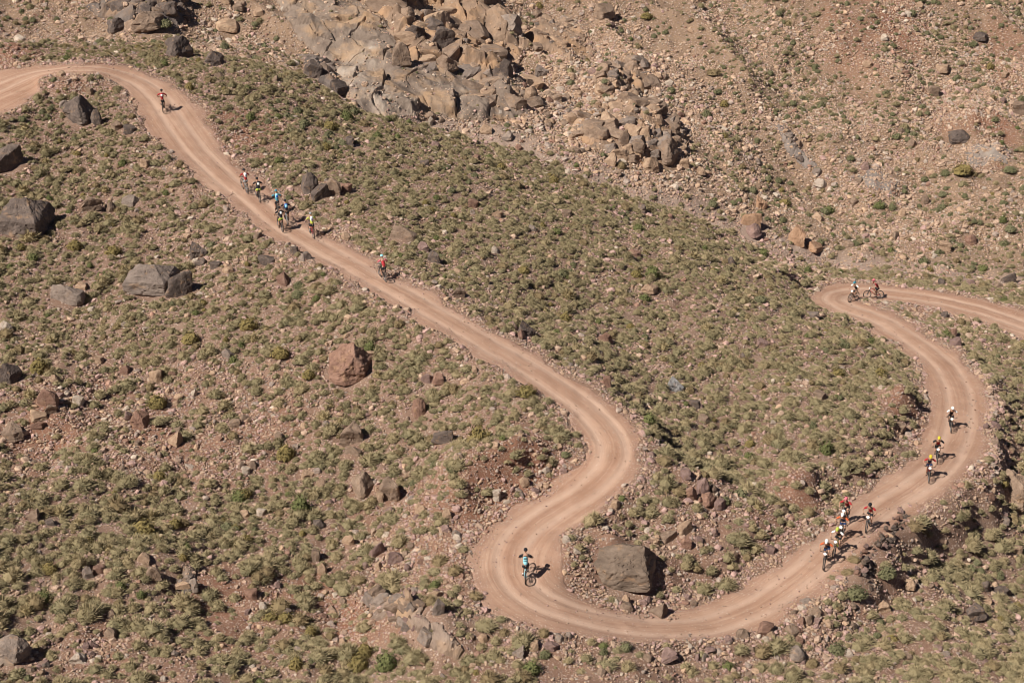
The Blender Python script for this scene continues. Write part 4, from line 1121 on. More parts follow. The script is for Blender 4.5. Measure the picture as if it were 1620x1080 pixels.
# ---- everything past that: one object each, instanced on points
def scatter(name, label, xyz, rot, scl, var, protos):
    """points with one of the prototype objects on each"""
    me = bpy.data.meshes.new(name); me.vertices.add(len(xyz)); me.vertices.foreach_set('co', np.asarray(xyz, np.float32).ravel())
    for an, av in (('rot', rot), ('scl', scl)):
        a = me.attributes.new(an, 'FLOAT_VECTOR', 'POINT'); a.data.foreach_set('vector', np.asarray(av, np.float32).ravel())
    a = me.attributes.new('var', 'INT', 'POINT'); a.data.foreach_set('value', np.asarray(var, np.int32))
    o = link(name, me); meta(o, label, kind='stuff')
    ng = bpy.data.node_groups.new(name, 'GeometryNodeTree')
    ng.interface.new_socket('Geometry', in_out='INPUT', socket_type='NodeSocketGeometry')
    ng.interface.new_socket('Geometry', in_out='OUTPUT', socket_type='NodeSocketGeometry')
    n = ng.nodes; gi = n.new('NodeGroupInput'); go = n.new('NodeGroupOutput')
    iop = n.new('GeometryNodeInstanceOnPoints'); jn = n.new('GeometryNodeJoinGeometry')
    for p in protos:
        oi = n.new('GeometryNodeObjectInfo'); oi.inputs['Object'].default_value = p; oi.inputs['As Instance'].default_value = True; oi.transform_space = 'ORIGINAL'
        ng.links.new(oi.outputs['Geometry'], jn.inputs[0])
    def at(nm, ty):
        q = n.new('GeometryNodeInputNamedAttribute'); q.data_type = ty; q.inputs['Name'].default_value = nm; return q.outputs['Attribute']
    e2r = n.new('FunctionNodeEulerToRotation')
    ng.links.new(at('rot', 'FLOAT_VECTOR'), e2r.inputs[0])
    mp = n.new('GeometryNodeMeshToPoints')
    ng.links.new(gi.outputs[0], mp.inputs[0]); ng.links.new(mp.outputs[0], iop.inputs['Points'])
    ng.links.new(jn.outputs[0], iop.inputs['Instance'])
    iop.inputs['Pick Instance'].default_value = True
    ng.links.new(at('var', 'INT'), iop.inputs['Instance Index'])
    ng.links.new(e2r.outputs[0], iop.inputs['Rotation']); ng.links.new(at('scl', 'FLOAT_VECTOR'), iop.inputs['Scale'])
    ng.links.new(iop.outputs[0], go.inputs[0])
    mod = o.modifiers.new('scatter', 'NODES'); mod.node_group = ng
    return o
def proto_for(me):
    for o in COL.objects:
        if o.data is me and o.parent is None: return o
    return None
for k, key in enumerate(KEYS):
    lib, name, cat = KIND[key]
    protos = [p for p in (proto_for(me) for me in lib) if p is not None]
    ids = np.where((kd == k) & ~indiv)[0]
    if not len(ids) or not protos: continue
    xyz = np.stack([TX[ids], TY[ids], ground(TX[ids], TY[ids]) - 0.03], 1)
    rot = np.stack([nr.normal(0, .08, len(ids)), nr.normal(0, .08, len(ids)), nr.uniform(-.7, .7, len(ids))], 1)
    scl = np.stack([tw[ids] / 2, tw[ids] / 2 * nr.uniform(.8, 1, len(ids)), th[ids]], 1)
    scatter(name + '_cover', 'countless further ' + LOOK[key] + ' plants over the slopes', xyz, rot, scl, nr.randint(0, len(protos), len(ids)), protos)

# ------------------------------------------------------------------ loose stones
def stone_field(step, smin, smax, power, dens):
    x, y = candidates(step, 0.5)
    e = field(EDGE, x, y); r_ = field(RD, x, y)
    f_ = field(FAR, x, y); b_ = field(BARE, x, y); bd = field(BED, x, y)
    cl = fbm(x / 2.2, y / 2.2, 3, 41) + 0.5 * fbm(x / 9, y / 9, 2, 43)
    p = dens * np.clip(0.60 + 0.85 * cl, 0.12, 1.0) * (1 + 0.9 * f_ + 0.5 * b_ + 0.9 * bd) * (1 - 0.7 * f_ * sstep(-0.1, 0.45, fbm(x / 8 + y / 12, y / 10, 3, 47)))
    verge = np.exp(-((e - 0.55) / 0.6) ** 2) * (r_ < 9)
    p = p * (1 + 3.0 * verge)
    p = np.where((r_ < 9) & (e < 0.0), 0.05 * dens, p)
    p = np.where((r_ < 9) & (e < 0.0) & (e > -0.6), 0.35 * dens, p)
    su, sv, sz = project(x, y, ground(x, y))
    tal = np.exp(-(((su - 990) / 130) ** 2 + ((sv - 190) / 80) ** 2)) + 0.7 * np.exp(-(((su - 870) / 70) ** 2 + ((sv - 150) / 60) ** 2))
    heap = np.exp(-(((su - 1080) / 45) ** 2 + ((sv - 860) / 28) ** 2)) + np.exp(-(((su - 1120) / 40) ** 2 + ((sv - 795) / 22) ** 2)) + np.exp(-(((su - 1290) / 70) ** 2 + ((sv - 985) / 40) ** 2)) + np.exp(-(((su - 1560) / 30) ** 2 + ((sv - 650) / 45) ** 2)) + 0.8 * np.exp(-(((su - 850) / 50) ** 2 + ((sv - 1025) / 22) ** 2)) + np.exp(-(((su - 640) / 50) ** 2 + ((sv - 880) / 40) ** 2)) + 0.7 * np.exp(-(((su - 60) / 80) ** 2 + ((sv - 680) / 60) ** 2))
    for hu, hv, ru, rv, hg in ((985,958,70,22,1.3),(1080,958,45,20,1),(925,885,25,28,.8),(1180,1035,140,20,.9),(1340,965,45,30,1),(1555,700,25,60,.9),(590,870,60,45,.8),(760,850,45,32,1),(130,120,40,14,1.3),(60,105,60,12,.7),(260,650,170,70,.6),(1250,420,60,18,.6),(1320,1000,80,40,1),(850,760,60,35,.8),(1520,530,30,20,.8),(340,420,35,16,1)):
        heap = heap + hg * np.exp(-(((su - hu) / ru) ** 2 + ((sv - hv) / rv) ** 2))
    heap = np.minimum(heap, 1.6)
    p = p * (1 + 2.0 * tal + 2.6 * heap)
    oc = on_outcrop(x, y)
    p = np.where((oc > 0.3) & (su < 1120) & (sv < 300), p * 0.12, p)
    m = nr.uniform(0, 1, len(x)) < p
    x, y, f_ = x[m], y[m], f_[m]
    big = 1 + 0.35 * f_ + 0.5 * tal[m] + 0.25 * heap[m]
    onroad = (e[m] < -0.15) & (r_[m] < 9)
    u = nr.uniform(0, 1, len(x))
    s = smin * (1 - u * (1 - (smin / smax) ** power)) ** (-1 / power) * big
    s = np.where(onroad, np.minimum(s * 0.6, 0.10), s)
    return x, y, s, f_
xs1 = [stone_field(0.28, 0.13, 0.55, 2.7, 0.62), stone_field(0.17, 0.07, 0.20, 1.5, 0.66), stone_field(0.9, 0.4, 1.1, 2.6, 0.045)]
sx_ = np.concatenate([a[0] for a in xs1]); sy_ = np.concatenate([a[1] for a in xs1]); ss_ = np.concatenate([a[2] for a in xs1]); sf_ = np.concatenate([a[3] for a in xs1])
# rubble gathered round the foot of each boulder
_rx, _ry, _rs = [], [], []
for a, b, r in FOOT[:len(FOOT) - len(wc)]:
    for _ in range(int(14 * r + 4)):
        th_ = nr.uniform(0, 6.283); q = r * 1.02 + abs(nr.normal(0, .28))
        _rx.append(a + q * math.cos(th_)); _ry.append(b + q * .85 * math.sin(th_)); _rs.append(nr.uniform(.08, .26))
_rx, _ry, _rs = np.array(_rx), np.array(_ry), np.array(_rs)
sx_ = np.concatenate([sx_, _rx]); sy_ = np.concatenate([sy_, _ry]); ss_ = np.concatenate([ss_, _rs]); sf_ = np.concatenate([sf_, field(FAR, _rx, _ry)])
mm = free(sx_, sy_, 0.0); sx_, sy_, ss_, sf_ = sx_[mm], sy_[mm], ss_[mm], sf_[mm]
su_, sv_, szz = project(sx_, sy_, ground(sx_, sy_))
SKEYS = ['brown', 'tan', 'purple', 'grey', 'pale', 'rust']
u_ = nr.uniform(0, 1, len(sx_))
near_mix = np.select([u_ < .34, u_ < .52, u_ < .76, u_ < .86, u_ < .93], [0, 1, 2, 3, 4], 5)
far_mix = np.select([u_ < .42, u_ < .68, u_ < .74, u_ < .84, u_ < .97], [0, 1, 2, 3, 4], 5)
sk_ = np.where(sf_ > 0.5, far_mix, near_mix)
inf2 = (su_ > 3) & (su_ < 1617) & (sv_ > 6) & (sv_ < 1078)
apps = ss_ / szz * FPX
order = np.argsort(-np.where(inf2, apps, 0))[:290]
sel = np.zeros(len(sx_), bool); sel[order] = True
items = []
protos_s = {}
for i in order:
    key = SKEYS[sk_[i]]
    o = link('rock', rng.choice(SML)); set_mat(o, M_ROCK[key])
    s = ss_[i]
    o.location = (sx_[i], sy_[i], float(ground(sx_[i], sy_[i])) + s * 0.12)
    o.scale = (s * rng.uniform(.45, .62), s * rng.uniform(.4, .55), s * rng.uniform(.3, .5)); o.rotation_euler = (rng.uniform(-.4, .4), rng.uniform(-.4, .4), rng.uniform(0, 6.28))
    meta(o, None, 'rock', 'loose rocks on the slopes')
    items.append((o, {'brown': 'loose brown rock', 'tan': 'loose tan rock', 'purple': 'loose purplish rock', 'grey': 'loose grey rock', 'pale': 'loose pale rock', 'rust': 'loose reddish rock'}[key], su_[i], sv_[i]))
give_labels(items)
items_s = []
# prototypes for the loose stones: small stones lying on the hairpin verge, one of each shape and colour
for k, key in enumerate(SKEYS):
    protos = []
    for j in range(4):
        me = STN[(j + k) % len(STN)].copy(); me.materials.clear(); me.materials.append(M_PEB[key])
        ids = np.where((sk_ == k) & ~sel & inf2)[0]
        i = ids[np.argsort(-apps[ids])[j]]; sel[i] = True
        o = link('stone', me); s = ss_[i]
        o.location = (sx_[i], sy_[i], float(ground(sx_[i], sy_[i])) + s * .1); o.scale = (s * .55, s * .5, s * .4)
        meta(o, None, 'stone', 'loose rocks on the slopes')
        items_s.append((o, {'brown': 'small brown stone', 'tan': 'small tan stone', 'purple': 'small purplish stone', 'grey': 'small grey stone', 'pale': 'small pale stone', 'rust': 'small rust red stone'}[key], su_[i], sv_[i]))
        protos.append(o)
    ids = np.where((sk_ == k) & ~sel)[0]
    s = ss_[ids]
    xyz = np.stack([sx_[ids], sy_[ids], np.where((field(EDGE, sx_[ids], sy_[ids]) < 0) & (field(RD, sx_[ids], sy_[ids]) < 8), field(RZ, sx_[ids], sy_[ids]), ground(sx_[ids], sy_[ids])) + s * 0.10], 1)
    rot = np.stack([nr.uniform(-.5, .5, len(ids)), nr.uniform(-.5, .5, len(ids)), nr.uniform(0, 6.28, len(ids))], 1)
    scl = np.stack([s * nr.uniform(.42, .64, len(ids)), s * nr.uniform(.38, .55, len(ids)), s * nr.uniform(.24, .46, len(ids))], 1)
    scatter('scattered_stones', 'countless loose ' + key + ' stones over slopes and track verges', xyz, rot, scl, nr.randint(0, 4, len(ids)), protos)
give_labels(items_s)
print('tussocks', N, 'stones', len(sx_), 'individual', int(indiv.sum()))

# ------------------------------------------------------------------ riders and mountain bikes
MC = {}
def cmat(key, c, rough=0.7, metal=0.0, var=0.12):
    if key not in MC: MC[key] = mat_plain(key, c, rough, metal, var)
    return MC[key]
BLACK = cmat('black_rubber', (0.018, 0.018, 0.018), 0.8); METAL = cmat('grey_metal', (0.30, 0.30, 0.31), 0.35, 0.8); DARKM = cmat('dark_metal', (0.05, 0.05, 0.055), 0.4, 0.5)
SKIN = cmat('skin', (0.40, 0.235, 0.16), 0.6); WHITE = cmat('white_cloth', (0.78, 0.78, 0.77), 0.6); PLATE = cmat('white_plate', (0.80, 0.80, 0.80), 0.5)
DUSTY = cmat('dusty_rubber', (0.085, 0.068, 0.055), 0.9); PRINT = cmat('plate_print', (0.06, 0.06, 0.07), 0.6)
FAB = {'red': (0.38, 0.030, 0.036), 'darkred': (0.26, 0.022, 0.030), 'pink': (0.62, 0.16, 0.20), 'black': (0.016, 0.016, 0.020), 'navy': (0.022, 0.038, 0.100), 'teal': (0.055, 0.26, 0.34), 'blue': (0.05, 0.16, 0.50), 'lightblue': (0.28, 0.62, 0.72),
       'neon': (0.42, 0.47, 0.08), 'yellow': (0.58, 0.47, 0.04), 'orange': (0.56, 0.125, 0.045), 'white': (0.62, 0.62, 0.60), 'grey': (0.30, 0.31, 0.32), 'green': (0.36, 0.46, 0.07), 'skin': None}
def fab(k):
    if k == 'skin': return SKIN
    return cmat(k + '_cloth', FAB[k], 0.65)

def tube(bm, pts, r, n=8, caps=True):
    pts = [Vector(p) for p in pts]; rs = r if isinstance(r, (list, tuple)) else [r] * len(pts)
    rings = []
    for i, p in enumerate(pts):
        t = (pts[min(i + 1, len(pts) - 1)] - pts[max(i - 1, 0)]).normalized()
        a = t.cross(Vector((0, 0, 1)));
        if a.length < 1e-3: a = Vector((0, 1, 0))
        a.normalize(); b = t.cross(a)
        rings.append([bm.verts.new(p + (a * math.cos(2 * math.pi * k / n) + b * math.sin(2 * math.pi * k / n)) * rs[i]) for k in range(n)])
    for q, w in zip(rings, rings[1:]):
        for k in range(n): bm.faces.new((q[k], q[(k + 1) % n], w[(k + 1) % n], w[k]))
    if caps:
        bm.faces.new(rings[0][::-1]); bm.faces.new(rings[-1])
def torus(bm, c, R_, r, n=40, m=8, axis='y', sy=1.0):
    rings = []
    for i in range(n):
        a = 2 * math.pi * i / n
        ring = []
        for k in range(m):
            b = 2 * math.pi * k / m
            rr = R_ + r * math.cos(b)
            ring.append(bm.verts.new((c[0] + rr * math.cos(a), c[1] + r * sy * math.sin(b), c[2] + rr * math.sin(a))))
        rings.append(ring)
    for i in range(n):
        q, w = rings[i], rings[(i + 1) % n]
        for k in range(m): bm.faces.new((q[k], w[k], w[(k + 1) % m], q[(k + 1) % m]))
def box(bm, c, s, rot=None):
    M = Matrix.Translation(c) @ (rot.to_4x4() if rot is not None else Matrix()) @ Matrix.Diagonal((*s, 1))
    g = bmesh.ops.create_cube(bm, size=1.0, matrix=M); return g['verts']
def done(bm, name, smooth=True):
    bmesh.ops.recalc_face_normals(bm, faces=bm.faces)
    me = bpy.data.meshes.new(name); bm.to_mesh(me); bm.free()
    me.polygons.foreach_set('use_smooth', [smooth] * len(me.polygons)); me.materials.append(BLACK); return me

RH = Vector((-0.56, 0, 0.37)); FH = Vector((0.58, 0, 0.37)); BB = Vector((-0.13, 0, 0.34)); SEAT = Vector((-0.33, 0, 0.93)); HT = Vector((0.36, 0, 0.92)); HB = Vector((0.41, 0, 0.78))
bm = bmesh.new()
tube(bm, [HB + Vector((0, 0, -.02)), HT + Vector((-.01, 0, .03))], 0.024); tube(bm, [HB, BB], 0.028); tube(bm, [HT, (-0.25, 0, 0.72)], 0.022); tube(bm, [BB, (-0.27, 0, 0.78)], 0.020)
for s in (1, -1):
    tube(bm, [BB + Vector((-.02, .03 * s, 0)), RH + Vector((0, .065 * s, 0))], 0.013); tube(bm, [(-0.25, .02 * s, 0.72), RH + Vector((0, .065 * s, 0))], 0.011)
ME_FRAME = done(bm, 'frame')
bm = bmesh.new()
for s in (1, -1): tube(bm, [FH + Vector((0, .065 * s, 0)), FH + Vector((-.09, .062 * s, .24)), FH + Vector((-.155, .055 * s, .40))], [.018, .022, .017])
tube(bm, [FH + Vector((-.155, -.06, .40)), FH + Vector((-.155, .06, .40))], .018); tube(bm, [FH + Vector((-.155, 0, .40)), HB], .02)
ME_FORK = done(bm, 'fork')
bm = bmesh.new(); torus(bm, (0, 0, 0), 0.343, 0.027, 44, 8)
for i in range(44):
    a = 2 * math.pi * i / 44
    box(bm, (0.370 * math.cos(a), 0.012 * (1 if i % 2 else -1), 0.370 * math.sin(a)), (.012, .018, .016), Matrix.Rotation(-a, 3, 'Y'))
ME_TYRE = done(bm, 'tyre')
bm = bmesh.new(); torus(bm, (0, 0, 0), 0.308, 0.011, 40, 6)
tube(bm, [(0, -.05, 0), (0, .05, 0)], .022)
for i in range(28):
    a = 2 * math.pi * i / 28; b = a + (0.35 if i % 2 else -0.35); y = .03 if (i // 2) % 2 else -.03
    tube(bm, [(.02 * math.cos(b), y, .02 * math.sin(b)), (.305 * math.cos(a), 0, .305 * math.sin(a))], .0028, 3, False)
ME_WHEEL = done(bm, 'wheel')
bm = bmesh.new(); torus(bm, (0, .04, 0), .07, .010, 20, 4, sy=.2)
for i in range(5):
    a = 2 * math.pi * i / 5; tube(bm, [(0, .04, 0), (.07 * math.cos(a), .04, .07 * math.sin(a))], .004, 4)
ME_DISC = done(bm, 'brake_disc')
bm = bmesh.new(); tube(bm, [HT + Vector((-.01, 0, .04)), (.40, 0, 1.0)], .02); tube(bm, [(.30, .37, 1.025), (.36, .16, 1.03), (.40, 0, 1.0), (.36, -.16, 1.03), (.30, -.37, 1.025)], .014)
ME_BAR = done(bm, 'handlebar')
def me_grip(s):
    bm = bmesh.new(); tube(bm, [(.302, .375 * s, 1.025), (.332, .26 * s, 1.028)], .019); tube(bm, [(.36, .24 * s, 1.02), (.385, .33 * s, 1.0)], .006, 5); return done(bm, 'grip')
ME_GRIP = {1: me_grip(1), -1: me_grip(-1)}
bm = bmesh.new()
prof = [(-.135, .072, .955), (-.09, .075, .965), (-.02, .05, .955), (.06, .025, .955), (.13, .018, .948)]
rows = []
for x, w, z in prof:
    rows.append([bm.verts.new((SEAT.x + x, w * k, z - .03 * abs(k) ** 2)) for k in (-1, -.5, 0, .5, 1)] + [bm.verts.new((SEAT.x + x, w * k, z - .055)) for k in (.7, -.7)])
for q, w in zip(rows, rows[1:]):
    for k in range(7): bm.faces.new((q[k], q[(k + 1) % 7], w[(k + 1) % 7], w[k]))
bm.faces.new(rows[0]); bm.faces.new(rows[-1][::-1])
ME_SADDLE = done(bm, 'saddle')
bm = bmesh.new(); tube(bm, [(-0.265, 0, .76), (SEAT.x + .01, 0, .915)], .014); ME_POST = done(bm, 'seat_post')
def me_crank(a):
    bm = bmesh.new()
    for s in (1, -1):
        p = Vector((math.cos(a) * .17 * s, 0, math.sin(a) * .17 * s))
        tube(bm, [Vector((0, .07 * s, 0)), p + Vector((0, .085 * s, 0))], [.016, .011])
    torus(bm, (0, -.05, 0), .075, .008, 24, 5, sy=.5); tube(bm, [(0, -.07, 0), (0, .07, 0)], .02)
    for k in range(5):
        q = 2 * math.pi * k / 5; tube(bm, [(0, -.05, 0), (.075 * math.cos(q), -.05, .075 * math.sin(q))], .007, 4)
    # chain run and rear sprockets
    d = RH - BB
    for dz in (.07, -.06): tube(bm, [(0, -.05, dz), (d.x, -.05, d.z + dz * .7)], .006, 4)
    torus(bm, (d.x, -.05, d.z), .05, .012, 20, 5, sy=.8)
    return done(bm, 'crankset')
def me_pedal():
    bm = bmesh.new(); box(bm, (0, 0, 0), (.09, .085, .018)); bmesh.ops.bevel(bm, geom=list(bm.edges), offset=.006, segments=2, affect='EDGES'); return done(bm, 'pedal')
ME_PEDAL = me_pedal()
bm = bmesh.new()
box(bm, (0, 0, 0), (.008, .21, .17)); bmesh.ops.bevel(bm, geom=[e for e in bm.edges if abs((e.verts[0].co - e.verts[1].co).x) > .004], offset=.05, segments=3, affect='EDGES'); ME_PLATE = done(bm, 'number_plate', False)

DG = None
def skin(name, V, Rr, E, sub=1, extra=None):
    me = bpy.data.meshes.new(name); me.from_pydata([tuple(p) for p in V], E, [])
    o = bpy.data.objects.new(name, me); COL.objects.link(o)
    md = o.modifiers.new('s', 'SKIN'); md.use_smooth_shade = True
    for i, sv in enumerate(me.skin_vertices[0].data):
        r = Rr[i]; sv.radius = r if isinstance(r, tuple) else (r, r); sv.use_root = (i == 0)
    if sub:
        m2 = o.modifiers.new('d', 'SUBSURF'); m2.levels = sub; m2.render_levels = sub
    dg = bpy.context.evaluated_depsgraph_get(); dg.update()
    out = bpy.data.meshes.new_from_object(o.evaluated_get(dg)); out.name = name
    bpy.data.objects.remove(o); bpy.data.meshes.remove(me)
    if extra:
        bm = bmesh.new(); bm.from_mesh(out); extra(bm); bm.to_mesh(out); bm.free()
    out.materials.clear(); out.materials.append(SKIN)
    out.polygons.foreach_set('use_smooth', [True] * len(out.polygons))
    return out
def ik(a, c, l1, l2, pole):
    a, c = Vector(a), Vector(c); d = c - a; L_ = min(d.length, (l1 + l2) * .995); dn = d.normalized()
    x = (l1 * l1 - l2 * l2 + L_ * L_) / (2 * L_); h = math.sqrt(max(l1 * l1 - x * x, 0))
    p = Vector(pole); p = (p - dn * p.dot(dn)).normalized()
    return a + dn * x + p * h
HEAD = Vector((0.205, 0, 1.63))
def add_head(bm):
    g = bmesh.ops.create_uvsphere(bm, u_segments=20, v_segments=14, radius=1.0)
    for v in g['verts']:
        p = v.co.copy()
        jaw = max(0, -p.z)
        x, y, z = p.x * .098 * (1 - .12 * jaw), p.y * .076 * (1 - .28 * jaw), p.z * .118
        if p.x > .75 and abs(p.y) < .28 and -.35 < p.z < .1: x += .022 * (1 - abs(p.y) / .28) * (0.4 + (0.1 - p.z))      # nose
        if p.x > .6 and abs(p.y) < .4 and -.72 < p.z < -.5: x -= .006                                                    # mouth
        if p.x > .6 and .2 < abs(p.y) < .6 and 0 < p.z < .3: x -= .010                                                   # eye sockets
        if p.x > .5 and p.z < -.75: x += .008                                                                            # chin
        v.co = HEAD + Matrix.Rotation(R(18), 3, 'Y') @ Vector((x, y, z))
    for s in (1, -1):
        g = bmesh.ops.create_uvsphere(bm, u_segments=8, v_segments=6, radius=1.0)
        for v in g['verts']: v.co = HEAD + Vector((v.co.x * .018 - .012, .076 * s + v.co.y * .008, v.co.z * .03 - .01))
SH = {s: Vector((.06, .185 * s, 1.42)) for s in (1, -1)}; HIP = {s: Vector((-.30, .085 * s, .97)) for s in (1, -1)}
WR = {s: Vector((.262, .315 * s, 1.075)) for s in (1, -1)}
EL = {s: ik(SH[s], WR[s], .29, .26, (-.25, 1.0 * s, -.25)) for s in (1, -1)}
def make_pose(a):
    """body and clothes for crank angle a"""
    ped = {s: BB + Vector((math.cos(a) * .17 * s, .13 * s, math.sin(a) * .17 * s)) for s in (1, -1)}
    ank = {s: ped[s] + Vector((-.10, 0, .11)) for s in (1, -1)}
    kn = {s: ik(HIP[s], ank[s], .435, .43, (1, .12 * s, .15)) for s in (1, -1)}
    V = [Vector((-.31, 0, 1.0)), Vector((-.20, 0, 1.15)), Vector((-.06, 0, 1.31)), Vector((.06, 0, 1.42)), Vector((.12, 0, 1.475)), Vector((.17, 0, 1.55))]
    Rr = [(.125, .10), (.115, .085), (.13, .09), (.10, .075), .052, .055]; E = [(0, 1), (1, 2), (2, 3), (3, 4), (4, 5)]
    for s in (1, -1):
        b = len(V)
        V += [SH[s], EL[s], WR[s], WR[s] + Vector((.035, 0, -.028))]; Rr += [.058, .042, .029, (.040, .022)]
        E += [(3, b), (b, b + 1), (b + 1, b + 2), (b + 2, b + 3)]
        for k in range(4):                                          # fingers curled over the grip, thumb under it
            y = WR[s].y + (k - 1.5) * .021
            f = len(V); l = (.92, 1.0, .97, .82)[k]
            V += [Vector((WR[s].x + .052 + .012 * l, y, 1.052)), Vector((WR[s].x + .072 * l, y, 1.026)), Vector((WR[s].x + .052 * l, y, 1.003))]
            Rr += [.010, .009, .008]; E += [(b + 3, f), (f, f + 1), (f + 1, f + 2)]
        f = len(V)
        V += [Vector((WR[s].x + .02, WR[s].y - .045 * s, 1.035)), Vector((WR[s].x + .045, WR[s].y - .055 * s, 1.008))]; Rr += [.011, .009]; E += [(b + 3, f), (f, f + 1)]
        h = len(V)
        V += [HIP[s], kn[s], kn[s].lerp(ank[s], .35) + Vector((-.02, 0, 0)), ank[s], ank[s] + Vector((.15, 0, -.06))]; Rr += [.098, .060, .056, .036, (.035, .028)]
        E += [(0, h), (h, h + 1), (h + 1, h + 2), (h + 2, h + 3), (h + 3, h + 4)]
    body = skin('person', V, Rr, E, 1, add_head)
    jersey = skin('jersey', V[:5], [(.142, .115), (.132, .105), (.150, .112), (.125, .098), .060], [(0, 1), (1, 2), (2, 3), (3, 4)], 1)
    sl = {}; shorts = {}; shoe = {}; sock = {}; glove = {}
    for s in (1, -1):
        mid = SH[s].lerp(EL[s], .80)
        sl[s] = skin('sleeve', [SH[s].lerp(V[3], .35), SH[s], mid], [.082, .074, .062], [(0, 1), (1, 2)], 1)
        shorts[s] = skin('shorts_leg', [V[0], HIP[s], HIP[s].lerp(kn[s], .72)], [(.13, .112), .113, .083], [(0, 1), (1, 2)], 1)
        shoe[s] = skin('shoe', [ank[s] + Vector((-.05, 0, -.055)), ank[s] + Vector((.04, 0, -.055)), ank[s] + Vector((.17, 0, -.075))], [(.046, .048), (.048, .045), (.040, .030)], [(0, 1), (1, 2)], 1)
        sock[s] = skin('sock', [ank[s].lerp(kn[s], .32), ank[s]], [.051, .044], [(0, 1)], 1)
        glove[s] = skin('glove', [WR[s].lerp(EL[s], .08), WR[s] + Vector((.05, 0, -.015))], [(.036, .034), (.052, .030)], [(0, 1)], 1)
    return dict(body=body, jersey=jersey, sleeve=sl, shorts=shorts, shoe=shoe, sock=sock, glove=glove, ped=ped, a=a)
POSES = [make_pose(R(q)) for q in (-80, 20, 120)]
CRANK = [me_crank(p['a']) for p in POSES]
# helmet, glasses, backpack
bm = bmesh.new()
g = bmesh.ops.create_uvsphere(bm, u_segments=28, v_segments=16, radius=1.0)
rot = Matrix.Rotation(R(14), 3, 'Y')
for v in g['verts']:
    p = v.co.copy(); z = max(p.z, -.22)
    groove = 1 - .09 * max(0, math.cos(p.y * 15)) * (1 if z > .15 else 0)
    v.co = HEAD + rot @ Vector((p.x * .142 * groove - .012, p.y * .108 * groove, z * .115 * groove + .045))
box(bm, HEAD + rot @ Vector((.135, 0, .045)), (.07, .13, .012), Matrix.Rotation(R(20), 3, 'Y'))
ME_HELMET = done(bm, 'helmet')
bm = bmesh.new()
for y in (-.036, .036): box(bm, HEAD + rot @ Vector((.092 - .25 * abs(y) * .4, y, .012)), (.012, .062, .036), Matrix.Rotation(-y * 9, 3, 'Z'))
for y in (-.078, .078): box(bm, HEAD + rot @ Vector((.04, y, .016)), (.10, .006, .010))
ME_GLASS = done(bm, 'sunglasses', False)
SPD = (Vector((.06, 0, 1.42)) - Vector((-.20, 0, 1.15))).normalized(); SPN = Vector((-SPD.z, 0, SPD.x)); SPR = Matrix((SPD, Vector((0, 1, 0)), SPN)).transposed()
bm = bmesh.new()
box(bm, Vector((-.06, 0, 1.30)) + SPN * .165, (.36, .24, .13), SPR); bmesh.ops.bevel(bm, geom=list(bm.edges), offset=.045, segments=3, affect='EDGES')
ME_PACK = done(bm, 'backpack')
bm = bmesh.new()
box(bm, Vector((-.10, 0, 1.26)) + SPN * .236, (.20, .17, .04), SPR); bmesh.ops.bevel(bm, geom=list(bm.edges), offset=.016, segments=2, affect='EDGES')
ME_POCKET = done(bm, 'pocket')
ME_STRAP = {}
for s in (1, -1):
    bm = bmesh.new(); tube(bm, [Vector((.06, .10 * s, 1.42)) + SPN * .10, SH[s] * .75 + Vector((.015, 0, .37)) + SPN * .075, Vector((.10, .11 * s, 1.33)), Vector((-.06, .145 * s, 1.22))], .016, 6)
    ME_STRAP[s] = done(bm, 'strap')
bm = bmesh.new()
for k, d in enumerate((-.10, -.02, .06, .14)):
    c = Vector((-.09, 0, 1.27)) + SPD * d + SPN * (.121 if k else .118)
    ring = [(c + Vector((0, y, 0)) - SPN * (.5 * y * y / .12 * .9)) for y in (-.10, -.05, 0, .05, .10)]
    for q, w in zip(ring, ring[1:]): bm.faces.new([bm.verts.new(p) for p in (q - SPD * .018, w - SPD * .018, w + SPD * .018, q + SPD * .018)])
r_ = bmesh.ops.solidify(bm, geom=list(bm.faces), thickness=.006)
ME_STRIPE = done(bm, 'stripe', False)

